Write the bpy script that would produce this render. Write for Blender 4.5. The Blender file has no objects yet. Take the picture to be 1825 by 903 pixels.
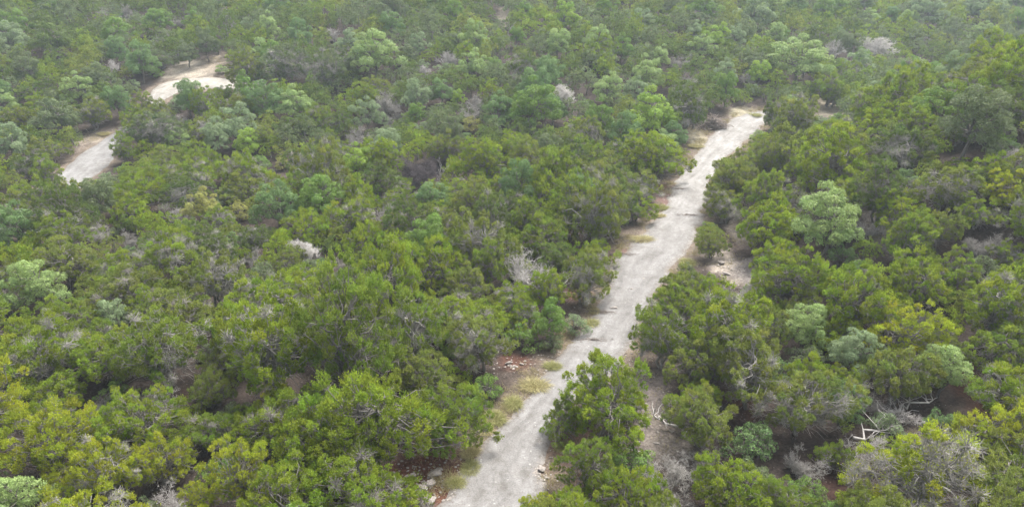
import bpy, math, random
import numpy as np
from mathutils import Vector

# ------------------------------------------------------------------ camera, world, sun, exposure
SC = bpy.context.scene
COL = SC.collection
PITCH = math.radians(23.3)
CAM_H = 21.0
FPX = 1233.0                       # focal length in pixels of the 1825 px wide photograph
CP, SP = math.cos(PITCH), math.sin(PITCH)

cd = bpy.data.cameras.new('camera')
cam = bpy.data.objects.new('camera', cd)
COL.objects.link(cam)
cam.location = (0, 0, CAM_H)
cam.rotation_euler = (math.pi/2 - PITCH, 0, 0)
cd.sensor_width = 36.0
cd.lens = 36.0*FPX/1825.0
cd.clip_start = 0.5
cd.clip_end = 3000
SC.camera = cam

SUN_EL, SUN_AZ = math.radians(58), math.radians(35)     # azimuth clockwise from +Y (straight ahead)
w = bpy.data.worlds.new('World')
SC.world = w
w.use_nodes = True
nt = w.node_tree
nt.nodes.clear()
sky = nt.nodes.new('ShaderNodeTexSky')
sky.sky_type = 'NISHITA'
sky.sun_disc = False
sky.sun_elevation = SUN_EL
sky.sun_rotation = SUN_AZ
sky.air_density = 1.0
sky.dust_density = 4.0
sky.ozone_density = 0.6
hs = nt.nodes.new('ShaderNodeHueSaturation')
hs.inputs['Saturation'].default_value = 0.22            # thin even cloud: a nearly white sky
bg = nt.nodes.new('ShaderNodeBackground')
bg.inputs['Strength'].default_value = 0.085
ow = nt.nodes.new('ShaderNodeOutputWorld')
nt.links.new(sky.outputs[0], hs.inputs['Color'])
nt.links.new(hs.outputs[0], bg.inputs['Color'])
nt.links.new(bg.outputs[0], ow.inputs['Surface'])

sd = bpy.data.lights.new('sun', 'SUN')
sd.energy = 1.5
sd.angle = math.radians(24)
sd.color = (1.0, 0.96, 0.9)
sun = bpy.data.objects.new('sun', sd)
COL.objects.link(sun)
sdir = Vector((math.sin(SUN_AZ)*math.cos(SUN_EL), math.cos(SUN_AZ)*math.cos(SUN_EL), math.sin(SUN_EL)))
sun.rotation_euler = sdir.to_track_quat('Z', 'Y').to_euler()
sun.location = (0, 0, 60)

SC.view_settings.view_transform = 'Standard'
SC.view_settings.look = 'None'
SC.view_settings.exposure = 2.25
SC.view_settings.gamma = 1.0
SC.view_settings.use_curve_mapping = False
SC.render.engine = 'CYCLES'
SC.cycles.max_bounces = 6
SC.cycles.diffuse_bounces = 4
SC.cycles.transmission_bounces = 3
SC.cycles.volume_bounces = 1
SC.cycles.use_denoising = True

RNG = np.random.default_rng(11)
random.seed(5)


# ------------------------------------------------------------------ terrain and projection
def softplus(t, k):
    t = np.asarray(t, float)
    return np.where(t/k > 30, t, k*np.log1p(np.exp(np.clip(t/k, -50, 30))))


def road_x(Y):
    return -1.4 + 0.43*(np.minimum(Y, 72.0) - 21.6)


def terrain(X, Y):
    X = np.asarray(X, float)
    Y = np.asarray(Y, float)
    a = softplus(Y - 74.0 - 0.5*np.minimum(softplus(X - 20.0, 6.0), 45.0), 6.0)
    far = 0.27*a
    far = 30.0*(1 - np.exp(-far/30.0))*1.12
    b = softplus(X - (road_x(Y) + 8.0), 3.0)/(1 + np.exp(-(Y - 43.0)/6.0))/(1 + np.exp((Y - 80.0)/6.0))
    right = 15.0*(1 - np.exp(-b/15.0))
    z = np.log(np.exp(far/2.0) + np.exp(right/2.0))*2.0 - 2.0*math.log(2.0)
    z = z + 0.35*np.sin(X*0.11 + 1.3)*np.sin(Y*0.09 + .4)*np.clip((np.abs(X - road_x(Y)) - 5.0)/10.0, 0, 1)
    return z


def ray(px, py):
    u = (px - 912.5)/FPX
    v = (py - 451.5)/FPX
    return np.array([u, CP - v*SP, -SP - v*CP])


def project(P):
    P = np.asarray(P, float)
    x = P[..., 0]
    y = P[..., 1]
    z = P[..., 2] - CAM_H
    d = y*CP - z*SP
    up = y*SP + z*CP
    return 912.5 + FPX*x/d, 451.5 - FPX*up/d, d


def hit(px, py, hfun=None):
    """Where the ray through a pixel meets the terrain raised by hfun(depth)."""
    r = ray(px, py)
    t = np.arange(8.0, 420.0, 0.05)
    X, Y, Z = r[0]*t, r[1]*t, CAM_H + r[2]*t
    H = terrain(X, Y) + (hfun(t) if hfun else 0.0)
    k = np.argmax(Z <= H)
    if Z[k] > H[k]:
        k = len(t) - 1
    return np.array([X[k], Y[k], terrain(X[k], Y[k])]), t[k]


# ------------------------------------------------------------------ mesh helpers
def nrm(v):
    return v/np.maximum(np.linalg.norm(v, axis=-1, keepdims=True), 1e-9)


def tubes(P, R, sides=3):
    """n tubes through P (n,k,3) with radii R (n,k) -> verts, quads."""
    P = np.asarray(P, float)
    R = np.asarray(R, float)
    n, k, _ = P.shape
    T = np.gradient(P, axis=1) if k > 1 else P
    T = nrm(T)
    ref = np.where(np.abs(T[..., 2:3]) < 0.8, np.array([0, 0, 1.0]), np.array([1.0, 0, 0]))
    A = nrm(np.cross(T, ref))
    B = np.cross(T, A)
    ang = np.arange(sides)*2*math.pi/sides
    V = P[:, :, None, :] + R[:, :, None, None]*(A[:, :, None, :]*np.cos(ang)[:, None] + B[:, :, None, :]*np.sin(ang)[:, None])
    idx = np.arange(n*k*sides).reshape(n, k, sides)
    nx = np.roll(idx, -1, axis=2)
    F = np.stack([idx[:, :-1], nx[:, :-1], nx[:, 1:], idx[:, 1:]], axis=-1).reshape(-1, 4)
    return V.reshape(-1, 3), F


class Geo:
    """Quads collected with a per-face shade and hue value."""
    def __init__(self):
        self.v, self.f, self.s, self.h, self.m, self.n = [], [], [], [], [], 0

    def add(self, V, F, shade=0.5, hue=0.5, mat=0):
        self.v.append(V)
        self.f.append(F + self.n)
        self.n += len(V)
        m = len(F)
        self.s.append(np.broadcast_to(np.asarray(shade, float), (m,)))
        self.h.append(np.broadcast_to(np.asarray(hue, float), (m,)))
        self.m.append(np.full(m, mat))

    def arrays(self):
        return (np.concatenate(self.v), np.concatenate(self.f), np.concatenate(self.s), np.concatenate(self.h), np.concatenate(self.m))

    def mesh(self, name, mats, smooth=False, tint=None):
        V, F, S, H, M = self.arrays()
        return make_mesh(name, V, F, mats, S, H, M, smooth, tint)


def make_mesh(name, V, F, mats, S=None, H=None, M=None, smooth=False, tint=None):
    me = bpy.data.meshes.new(name)
    k = F.shape[1]
    me.vertices.add(len(V))
    me.vertices.foreach_set('co', np.asarray(V, np.float32).ravel())
    me.loops.add(F.size)
    me.loops.foreach_set('vertex_index', F.astype(np.int32).ravel())
    me.polygons.add(len(F))
    me.polygons.foreach_set('loop_start', (np.arange(len(F))*k).astype(np.int32))
    me.polygons.foreach_set('loop_total', np.full(len(F), k, np.int32))
    for m in mats:
        me.materials.append(m)
    if M is not None and len(mats) > 1:
        me.polygons.foreach_set('material_index', M.astype(np.int32))
    if smooth:
        me.polygons.foreach_set('use_smooth', np.ones(len(F), bool))
    if S is not None:
        a = me.attributes.new('shade', 'FLOAT', 'FACE')
        a.data.foreach_set('value', S.astype(np.float32))
    if H is not None:
        a = me.attributes.new('hue', 'FLOAT', 'FACE')
        a.data.foreach_set('value', H.astype(np.float32))
    if tint is not None:
        a = me.attributes.new('tint', 'FLOAT_COLOR', 'FACE')
        a.data.foreach_set('color', np.concatenate([tint, np.ones((len(tint), 1))], 1).astype(np.float32).ravel())
    me.update(calc_edges=True)
    return me


def link(name, data, parent=None, loc=None):
    o = bpy.data.objects.new(name, data)
    COL.objects.link(o)
    if parent is not None:
        o.parent = parent
    if loc is not None:
        o.location = loc
    return o


def tag(o, label=None, cat=None, group=None, kind=None):
    for k, v in (('label', label), ('category', cat), ('group', group), ('kind', kind)):
        if v:
            o[k] = v
    return o


# ------------------------------------------------------------------ materials
def newmat(name):
    m = bpy.data.materials.new(name)
    m.use_nodes = True
    t = m.node_tree
    t.nodes.clear()
    return m, t, t.nodes.new('ShaderNodeOutputMaterial')


def mth(t, op, a, b=None):
    n = t.nodes.new('ShaderNodeMath')
    n.operation = op
    for i, x in enumerate((a, b)):
        if x is None:
            continue
        if isinstance(x, (int, float)):
            n.inputs[i].default_value = x
        else:
            t.links.new(x, n.inputs[i])
    return n.outputs[0]


def foliage_mat(name, source, rough=0.75, trans=0.48):
    m, t, out = newmat(name)
    if source == 'object':
        src = t.nodes.new('ShaderNodeObjectInfo').outputs['Color']
    else:
        a = t.nodes.new('ShaderNodeAttribute')
        a.attribute_name = 'tint'
        src = a.outputs['Color']
    sh = t.nodes.new('ShaderNodeAttribute')
    sh.attribute_name = 'shade'
    hu = t.nodes.new('ShaderNodeAttribute')
    hu.attribute_name = 'hue'
    h = t.nodes.new('ShaderNodeHueSaturation')
    t.links.new(src, h.inputs['Color'])
    t.links.new(mth(t, 'ADD', mth(t, 'MULTIPLY', hu.outputs['Fac'], -0.045), 0.529), h.inputs['Hue'])
    t.links.new(mth(t, 'ADD', mth(t, 'MULTIPLY', sh.outputs['Fac'], 0.9), 0.55), h.inputs['Value'])
    h.inputs['Saturation'].default_value = 1.0
    p = t.nodes.new('ShaderNodeBsdfPrincipled')
    p.inputs['Roughness'].default_value = rough
    p.inputs['Specular IOR Level'].default_value = 0.25
    t.links.new(h.outputs[0], p.inputs['Base Color'])
    tr = t.nodes.new('ShaderNodeBsdfTranslucent')
    t.links.new(h.outputs[0], tr.inputs['Color'])
    mx = t.nodes.new('ShaderNodeMixShader')
    mx.inputs[0].default_value = trans
    t.links.new(p.outputs[0], mx.inputs[1])
    t.links.new(tr.outputs[0], mx.inputs[2])
    t.links.new(mx.outputs[0], out.inputs['Surface'])
    return m


def noise(t, scale, detail=6.0, rough=0.6, coord=None):
    n = t.nodes.new('ShaderNodeTexNoise')
    n.inputs['Scale'].default_value = scale
    n.inputs['Detail'].default_value = detail
    n.inputs['Roughness'].default_value = rough
    if coord is not None:
        t.links.new(coord, n.inputs['Vector'])
    return n.outputs['Fac']


def ramp(t, fac, stops):
    r = t.nodes.new('ShaderNodeValToRGB')
    e = r.color_ramp.elements
    while len(e) > 1:
        e.remove(e[-1])
    e[0].position, e[0].color = stops[0][0], (*stops[0][1], 1)
    for p, c in stops[1:]:
        x = e.new(p)
        x.color = (*c, 1)
    t.links.new(fac, r.inputs[0])
    return r.outputs[0]


def mix(t, fac, a, b, mode='MIX'):
    n = t.nodes.new('ShaderNodeMix')
    n.data_type = 'RGBA'
    n.blend_type = mode
    for i, x in ((0, fac), (6, a), (7, b)):
        if isinstance(x, (int, float)):
            n.inputs[i].default_value = x
        elif isinstance(x, tuple):
            n.inputs[i].default_value = (*x, 1)
        else:
            t.links.new(x, n.inputs[i])
    return n.outputs[2]


def bark_mat(name, c1, c2, scale=9.0):
    m, t, out = newmat(name)
    tc = t.nodes.new('ShaderNodeTexCoord').outputs['Object']
    col = ramp(t, noise(t, scale, 5, 0.65, tc), [(0.3, c1), (0.7, c2)])
    a = t.nodes.new('ShaderNodeAttribute')
    a.attribute_name = 'shade'
    col = mix(t, 1.0, col, mix(t, mth(t, 'MULTIPLY', a.outputs['Fac'], 1.0), (0.6, 0.6, 0.6), (1.35, 1.33, 1.33)), 'MULTIPLY')
    p = t.nodes.new('ShaderNodeBsdfPrincipled')
    p.inputs['Roughness'].default_value = 0.9
    p.inputs['Specular IOR Level'].default_value = 0.15
    t.links.new(col, p.inputs['Base Color'])
    t.links.new(p.outputs[0], out.inputs['Surface'])
    return m


M_LEAF = foliage_mat('juniper_foliage', 'object')
M_OAKLEAF = foliage_mat('oak_foliage', 'object', 0.6, 0.35)
M_WOODS = foliage_mat('woods_foliage', 'tint')
M_BARK = bark_mat('juniper_bark', (0.13, 0.118, 0.108), (0.30, 0.28, 0.262))
M_OAKBARK = bark_mat('oak_bark', (0.11, 0.10, 0.09), (0.24, 0.22, 0.20))
M_DEAD = bark_mat('weathered_dead_wood', (0.30, 0.28, 0.265), (0.52, 0.50, 0.485), 5.0)
M_GREYWOOD = bark_mat('grey_dead_wood', (0.20, 0.19, 0.176), (0.36, 0.345, 0.322), 5.0)
M_DARKWOOD = bark_mat('dark_bare_wood', (0.055, 0.046, 0.050), (0.13, 0.112, 0.118), 5.0)
M_WHITEWOOD = bark_mat('bleached_dead_wood', (0.42, 0.40, 0.38), (0.66, 0.64, 0.61), 5.0)
M_GRASS = foliage_mat('dry_grass_blades', 'object', 0.7, 0.35)


def ground_mat():
    m, t, out = newmat('forest_floor')
    tc = t.nodes.new('ShaderNodeTexCoord').outputs['Object']
    a = t.nodes.new('ShaderNodeVertexColor')
    a.layer_name = 'soil'
    n1 = noise(t, 0.9, 8, 0.65, tc)
    n2 = noise(t, 7.0, 6, 0.7, tc)
    n3 = noise(t, 26.0, 4, 0.7, tc)
    col = mix(t, 1.0, a.outputs['Color'], ramp(t, n1, [(0.3, (0.62, 0.6, 0.6)), (0.7, (1.35, 1.33, 1.3))]), 'MULTIPLY')
    col = mix(t, 1.0, col, ramp(t, n2, [(0.32, (0.5, 0.48, 0.47)), (0.5, (1, 1, 1)), (0.7, (1.5, 1.48, 1.45))]), 'MULTIPLY')
    # stone chips and grey litter showing through the soil
    v = t.nodes.new('ShaderNodeTexVoronoi')
    v.inputs['Scale'].default_value = 5.5
    t.links.new(tc, v.inputs['Vector'])
    chips = ramp(t, v.outputs['Distance'], [(0.10, (1, 1, 1)), (0.2, (0, 0, 0))])
    pick = ramp(t, n1, [(0.48, (0, 0, 0)), (0.62, (0.8, 0.8, 0.8))])
    col = mix(t, mix(t, 1.0, chips, pick, 'MULTIPLY'), col, (0.34, 0.31, 0.28))
    p = t.nodes.new('ShaderNodeBsdfPrincipled')
    p.inputs['Roughness'].default_value = 0.95
    p.inputs['Specular IOR Level'].default_value = 0.1
    t.links.new(col, p.inputs['Base Color'])
    b = t.nodes.new('ShaderNodeBump')
    b.inputs['Strength'].default_value = 0.8
    b.inputs['Distance'].default_value = 0.12
    t.links.new(mth(t, 'ADD', n2, mth(t, 'MULTIPLY', n3, 0.4)), b.inputs['Height'])
    t.links.new(b.outputs[0], p.inputs['Normal'])
    t.links.new(p.outputs[0], out.inputs['Surface'])
    return m


def road_mat():
    m, t, out = newmat('crushed_limestone')
    tc = t.nodes.new('ShaderNodeTexCoord').outputs['Object']
    a = t.nodes.new('ShaderNodeVertexColor')
    a.layer_name = 'soil'
    uv = t.nodes.new('ShaderNodeUVMap').outputs[0]
    mp = t.nodes.new('ShaderNodeMapping')
    mp.inputs['Scale'].default_value = (7.0, 0.22, 1.0)     # streaks worn along the driving direction
    t.links.new(uv, mp.inputs['Vector'])
    streak = noise(t, 1.0, 5, 0.6, mp.outputs[0])
    n1 = noise(t, 0.55, 7, 0.65, tc)
    n2 = noise(t, 14.0, 6, 0.75, tc)
    n4 = noise(t, 3.0, 6, 0.7, tc)
    col = mix(t, 1.0, a.outputs['Color'], ramp(t, n1, [(0.3, (0.78, 0.765, 0.75)), (0.7, (1.14, 1.14, 1.15))]), 'MULTIPLY')
    col = mix(t, 1.0, col, ramp(t, streak, [(0.32, (0.8, 0.79, 0.78)), (0.66, (1.14, 1.14, 1.14))]), 'MULTIPLY')
    col = mix(t, 1.0, col, ramp(t, n2, [(0.3, (0.7, 0.69, 0.68)), (0.5, (1, 1, 1)), (0.72, (1.25, 1.25, 1.25))]), 'MULTIPLY')
    sx = t.nodes.new('ShaderNodeSeparateXYZ')
    t.links.new(uv, sx.inputs[0])
    tr_ = mth(t, 'ABSOLUTE', mth(t, 'SUBTRACT', mth(t, 'ABSOLUTE', mth(t, 'SUBTRACT', mth(t, 'ADD', sx.outputs[0], mth(t, 'MULTIPLY', n1, 0.16)), 0.58)), 0.21))
    col = mix(t, mth(t, 'MULTIPLY', ramp(t, tr_, [(0.03, (1, 1, 1)), (0.11, (0, 0, 0))]), mth(t, 'MULTIPLY', streak, 0.9)), col, mix(t, 1.0, col, (1.12, 1.12, 1.125), 'MULTIPLY'))
    n5 = noise(t, 0.9, 3, 0.5, tc)
    col = mix(t, ramp(t, n5, [(0.56, (0, 0, 0)), (0.66, (0.55, 0.55, 0.55))]), col, mix(t, 1.0, col, (0.74, 0.72, 0.69), 'MULTIPLY'))
    col = mix(t, 1.0, col, ramp(t, n4, [(0.3, (0.84, 0.82, 0.8)), (0.62, (1.06, 1.06, 1.06))]), 'MULTIPLY')
    vo = t.nodes.new('ShaderNodeTexVoronoi')
    vo.inputs['Scale'].default_value = 3.2
    t.links.new(tc, vo.inputs['Vector'])
    fle = ramp(t, vo.outputs['Distance'], [(0.09, (1, 1, 1)), (0.16, (0, 0, 0))])
    col = mix(t, mix(t, 1.0, fle, ramp(t, n1, [(0.5, (0, 0, 0)), (0.56, (0.8, 0.8, 0.8))]), 'MULTIPLY'), col, (0.36, 0.35, 0.335))
    lit = noise(t, 5.0, 8, 0.75, tc)
    edge = mth(t, 'ABSOLUTE', mth(t, 'SUBTRACT', sx.outputs[0], 0.5))
    col = mix(t, ramp(t, mth(t, 'ADD', mth(t, 'MULTIPLY', edge, 0.42), lit), [(0.68, (0, 0, 0)), (0.80, (0.75, 0.75, 0.75))]), col, (0.10, 0.078, 0.06))
    p = t.nodes.new('ShaderNodeBsdfPrincipled')
    p.inputs['Roughness'].default_value = 0.92
    p.inputs['Specular IOR Level'].default_value = 0.15
    t.links.new(col, p.inputs['Base Color'])
    b = t.nodes.new('ShaderNodeBump')
    b.inputs['Strength'].default_value = 0.6
    b.inputs['Distance'].default_value = 0.05
    t.links.new(mth(t, 'ADD', n2, n4), b.inputs['Height'])
    t.links.new(b.outputs[0], p.inputs['Normal'])
    t.links.new(p.outputs[0], out.inputs['Surface'])
    return m


def rock_mat():
    m, t, out = newmat('limestone')
    tc = t.nodes.new('ShaderNodeTexCoord').outputs['Object']
    col = ramp(t, noise(t, 5.0, 8, 0.7, tc), [(0.3, (0.17, 0.14, 0.12)), (0.55, (0.29, 0.26, 0.235)), (0.75, (0.40, 0.375, 0.35))])
    p = t.nodes.new('ShaderNodeBsdfPrincipled')
    p.inputs['Roughness'].default_value = 0.9
    t.links.new(col, p.inputs['Base Color'])
    b = t.nodes.new('ShaderNodeBump')
    b.inputs['Strength'].default_value = 0.5
    b.inputs['Distance'].default_value = 0.04
    t.links.new(noise(t, 22.0, 6, 0.7, tc), b.inputs['Height'])
    t.links.new(b.outputs[0], p.inputs['Normal'])
    t.links.new(p.outputs[0], out.inputs['Surface'])
    return m


M_GROUND, M_ROAD, M_ROCK = ground_mat(), road_mat(), rock_mat()

# ------------------------------------------------------------------ roads: edges read off the photo, laid on the terrain
NEAR = [  # y, left x, right x
    (1330, 470, 840), (1130, 610, 890), (1000, 690, 915), (903, 762, 944), (860, 798, 962), (830, 818, 975), (800, 842, 985), (770, 872, 1000),
    (740, 900, 1020), (700, 925, 1050), (670, 952, 1090), (640, 982, 1118), (600, 1022, 1135), (560, 1058, 1158),
    (520, 1078, 1178), (480, 1094, 1200), (450, 1110, 1226), (430, 1125, 1240), (400, 1158, 1254), (370, 1178, 1264),
    (340, 1192, 1267), (310, 1213, 1272), (285, 1230, 1290)]
near_L = [(l, y) for y, l, r in NEAR] + [(1243, 260), (1260, 240), (1284, 221), (1314, 206), (1345, 199), (1375, 197)]
near_R = [(r, y) for y, l, r in NEAR] + [(1322, 262), (1344, 243), (1358, 228), (1370, 218), (1382, 214), (1394, 212)]
left_L = [(-60, 410), (20, 362), (66, 333), (106, 308), (132, 282), (163, 262), (188, 246), (208, 232), (230, 212), (250, 192), (263, 174), (269, 160), (278, 150), (295, 144), (325, 139), (360, 136), (395, 136), (435, 139), (480, 145)]
left_R = [(90, 420), (120, 375), (146, 345), (170, 318), (196, 290), (212, 262), (219, 246), (228, 234), (252, 216), (272, 198), (288, 184), (298, 176), (308, 170), (320, 166), (340, 163), (365, 161), (395, 161), (430, 164), (470, 170)]


def lay_road(name, L, R, label, n_sub=7, seed=1, colour=None):
    rng = np.random.default_rng(seed)
    A = np.array([hit(*p)[0] for p in L])
    B = np.array([hit(*p)[0] for p in R])
    mid = (A + B)/2
    s = np.concatenate([[0], np.cumsum(np.linalg.norm(np.diff(mid[:, :2], axis=0), axis=1))])
    q = np.arange(0, s[-1], 0.4)
    A = np.stack([np.interp(q, s, A[:, i]) for i in range(2)], 1)
    B = np.stack([np.interp(q, s, B[:, i]) for i in range(2)], 1)
    for E in (A, B):                     # smooth, then a ragged crumbling edge
        for _ in range(4):
            E[1:-1] = (E[:-2] + 2*E[1:-1] + E[2:])/4
    acr = nrm(B - A)
    def wob():
        x = rng.normal(size=len(q))
        k = np.exp(-np.linspace(-2, 2, 7)**2)
        y = np.convolve(x, k/k.sum(), 'same')*0.28 + np.convolve(rng.normal(size=len(q)), np.ones(25)/25, 'same')*0.9
        return y[:, None]
    A = A + acr*wob()
    B = B + acr*wob()
    t = np.linspace(0, 1, n_sub + 1)
    G = A[:, None, :]*(1 - t)[None, :, None] + B[:, None, :]*t[None, :, None]
    zz = terrain(G[..., 0], G[..., 1]) + 0.045 + 0.05*np.sin(t*math.pi)[None, :] - 0.06*((t == 0) | (t == 1))[None, :]
    V = np.concatenate([G, zz[..., None]], 2).reshape(-1, 3)
    idx = np.arange(len(q)*(n_sub + 1)).reshape(len(q), n_sub + 1)
    F = np.stack([idx[:-1, :-1], idx[:-1, 1:], idx[1:, 1:], idx[1:, :-1]], -1).reshape(-1, 4)
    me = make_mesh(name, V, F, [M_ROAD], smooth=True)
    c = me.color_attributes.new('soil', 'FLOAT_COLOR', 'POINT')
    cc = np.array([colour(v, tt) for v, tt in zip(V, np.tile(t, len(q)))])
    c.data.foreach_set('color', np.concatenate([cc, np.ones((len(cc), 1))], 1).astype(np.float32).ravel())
    uvl = me.uv_layers.new(name='UVMap')
    W = np.stack([np.tile(t, (len(q), 1)), np.tile(q[:, None], (1, n_sub + 1))], -1).reshape(-1, 2)
    uvl.data.foreach_set('uv', W[F.ravel()].astype(np.float32).ravel())
    o = link(name, me)
    tag(o, label, None, None, 'structure')
    return mid, (A + B)/2, np.linalg.norm(B - A, axis=1)


def lerp(a, b, t):
    return tuple(np.array(a)*(1 - t) + np.array(b)*t)


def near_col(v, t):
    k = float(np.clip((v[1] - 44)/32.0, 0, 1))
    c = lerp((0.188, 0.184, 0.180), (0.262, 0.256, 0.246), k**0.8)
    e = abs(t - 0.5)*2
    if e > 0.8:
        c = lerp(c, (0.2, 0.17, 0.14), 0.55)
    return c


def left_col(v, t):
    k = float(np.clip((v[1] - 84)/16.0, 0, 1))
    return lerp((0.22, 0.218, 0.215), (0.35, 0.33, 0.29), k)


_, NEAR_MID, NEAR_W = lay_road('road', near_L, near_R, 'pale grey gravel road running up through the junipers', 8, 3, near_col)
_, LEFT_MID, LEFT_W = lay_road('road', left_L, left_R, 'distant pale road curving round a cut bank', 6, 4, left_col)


def road_dist(X, Y):
    """Distance from a road's edge (negative on it)."""
    p = np.array([X, Y])
    a = np.linalg.norm(NEAR_MID - p, axis=1) - NEAR_W/2
    b = np.linalg.norm(LEFT_MID - p, axis=1) - LEFT_W/2
    return min(a.min(), b.min())


# ------------------------------------------------------------------ ground sheet with soil zones
ZONES = [  # px, py, rx px, ry px, colour, keep clear of crowns
    (1470, 193, 40, 13, (0.44, 0.39, 0.30), .7),
    (1292, 470, 24, 40, (0.50, 0.44, 0.38), .9),
    (1318, 415, 16, 22, (0.50, 0.44, 0.38), .8),
    (1185, 770, 58, 58, (0.33, 0.29, 0.26), .5),
    (1165, 690, 30, 30, (0.30, 0.26, 0.24), .6),
    (1490, 862, 42, 42, (0.062, 0.037, 0.030), .5),
    (1735, 690, 42, 48, (0.11, 0.058, 0.042), .45),
    (1322, 725, 26, 34, (0.11, 0.065, 0.05), .3),
    (918, 642, 28, 14, (0.15, 0.08, 0.06), .6),
    (765, 850, 75, 52, (0.16, 0.075, 0.052), .8),
    (1030, 800, 50, 40, (0.24, 0.16, 0.12), .5),
    (1105, 455, 22, 12, (0.20, 0.13, 0.11), .5),
    (1188, 350, 24, 22, (0.19, 0.125, 0.11), .5),
    (1245, 250, 18, 14, (0.52, 0.47, 0.34), .8),
    (1335, 208, 34, 8, (0.50, 0.46, 0.33), .8),
    (340, 124, 52, 7, (0.54, 0.485, 0.40), .8),
    (385, 110, 20, 6, (0.46, 0.39, 0.31), .7),
    (168, 246, 26, 8, (0.40, 0.345, 0.285), .7),
    (138, 265, 12, 5, (0.30, 0.25, 0.21), .4),
    (898, 30, 12, 8, (0.30, 0.27, 0.22), .2),
    (600, 468, 18, 8, (0.36, 0.33, 0.30), .4),
    (1345, 490, 34, 30, (0.34, 0.31, 0.29), .2),
    (1558, 405, 26, 34, (0.32, 0.29, 0.27), .25),
    (1640, 780, 22, 16, (0.28, 0.24, 0.22), .4),
    (1030, 520, 24, 16, (0.15, 0.08, 0.06), .3),
    (375, 562, 26, 10, (0.17, 0.10, 0.07), .25),
    (330, 702, 22, 9, (0.08, 0.05, 0.04), .25),
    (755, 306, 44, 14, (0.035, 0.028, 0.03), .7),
    (1650, 575, 18, 16, (0.10, 0.055, 0.04), .4),
]
zone_world = []
for px, py, rx, ry, c, k in ZONES:
    P, d = hit(px, py)
    s = -ray(px, py)[2]
    zone_world.append((P[0], P[1], rx*d/FPX, ry*d/FPX/max(s, 0.12), c))


def spaced(lo, hi, mid_lo, mid_hi, step, growth=1.25):
    a = list(np.arange(mid_lo, mid_hi + step, step))
    s, x = step, a[-1]
    while x < hi:
        s *= growth
        x += s
        a.append(x)
    s, x = step, a[0]
    b = []
    while x > lo:
        s *= growth
        x -= s
        b.append(x)
    return np.array(b[::-1] + a)


gx = spaced(-800, 800, -95, 95, 0.55)
gy = spaced(-300, 1300, 8, 150, 0.55)
GX, GY = np.meshgrid(gx, gy)
GZ = terrain(GX, GY)
rd = np.full(GX.shape, 50.0)
for MID, WID in ((NEAR_MID, NEAR_W), (LEFT_MID, LEFT_W)):
    for (mx, my), ww in list(zip(MID, WID))[::2]:
        i0, i1 = np.searchsorted(gx, [mx - 9, mx + 9])
        j0, j1 = np.searchsorted(gy, [my - 9, my + 9])
        sub = np.hypot(GX[j0:j1, i0:i1] - mx, GY[j0:j1, i0:i1] - my) - ww/2
        rd[j0:j1, i0:i1] = np.minimum(rd[j0:j1, i0:i1], sub)
inner = (np.abs(GX) < 95) & (GY > 8) & (GY < 150)
GZ = GZ + np.where(inner, RNG.normal(size=GX.shape)*0.035, 0)*np.clip(rd - 0.3, 0, 1)
soil = np.empty(GX.shape + (3,))
soil[:] = (0.058, 0.046, 0.040)
wn = np.clip(RNG.normal(size=GX.shape)*0.25, -.5, .5)
k = np.clip(1 - (rd + wn*1.0 - 0.1)/np.where(GX < -20, 0.7, 1.5), 0, 1)[..., None]
soil = soil*(1 - k) + np.array((0.16, 0.132, 0.105))*k
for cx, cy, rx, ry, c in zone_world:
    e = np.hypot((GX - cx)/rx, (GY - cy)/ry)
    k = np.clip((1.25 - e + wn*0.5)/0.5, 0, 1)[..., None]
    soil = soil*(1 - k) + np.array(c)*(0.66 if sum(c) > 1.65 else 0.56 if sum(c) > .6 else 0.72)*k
ny, nx = GX.shape
V = np.stack([GX, GY, GZ], -1).reshape(-1, 3)
idx = np.arange(nx*ny).reshape(ny, nx)
F = np.stack([idx[:-1, :-1], idx[:-1, 1:], idx[1:, 1:], idx[1:, :-1]], -1).reshape(-1, 4)
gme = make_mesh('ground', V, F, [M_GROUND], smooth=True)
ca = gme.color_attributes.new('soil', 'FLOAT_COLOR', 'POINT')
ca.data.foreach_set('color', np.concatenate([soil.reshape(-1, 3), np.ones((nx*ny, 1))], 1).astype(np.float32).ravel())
tag(link('ground', gme), 'stony red brown forest floor on rolling hills', None, None, 'structure')

# ------------------------------------------------------------------ haze: a thin even air over everything
GZMAX = float(GZ.max())
HZ0, HZ1 = float(GZ.min()) - 1.0, max(CAM_H + 1.5, GZMAX + 9.0)
hv = np.array([[x, y, z] for z in (HZ0, HZ1) for y in (gy[0] - 20, gy[-1] + 20) for x in (gx[0] - 20, gx[-1] + 20)], float)
hf = np.array([[0, 2, 3, 1], [4, 5, 7, 6], [0, 1, 5, 4], [2, 6, 7, 3], [0, 4, 6, 2], [1, 3, 7, 5]])
hm, ht, hout = newmat('haze')
pv = ht.nodes.new('ShaderNodeVolumePrincipled')
pv.inputs['Color'].default_value = (0.74, 0.87, 1.0, 1)
pv.inputs['Density'].default_value = 0.0005
pv.inputs['Density Attribute'].default_value = ''
pv.inputs['Anisotropy'].default_value = 0.2
ht.links.new(pv.outputs[0], hout.inputs['Volume'])
tag(link('haze', make_mesh('haze', hv, hf, [hm])), 'thin pale haze over the wooded hills', None, None, 'stuff')


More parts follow.
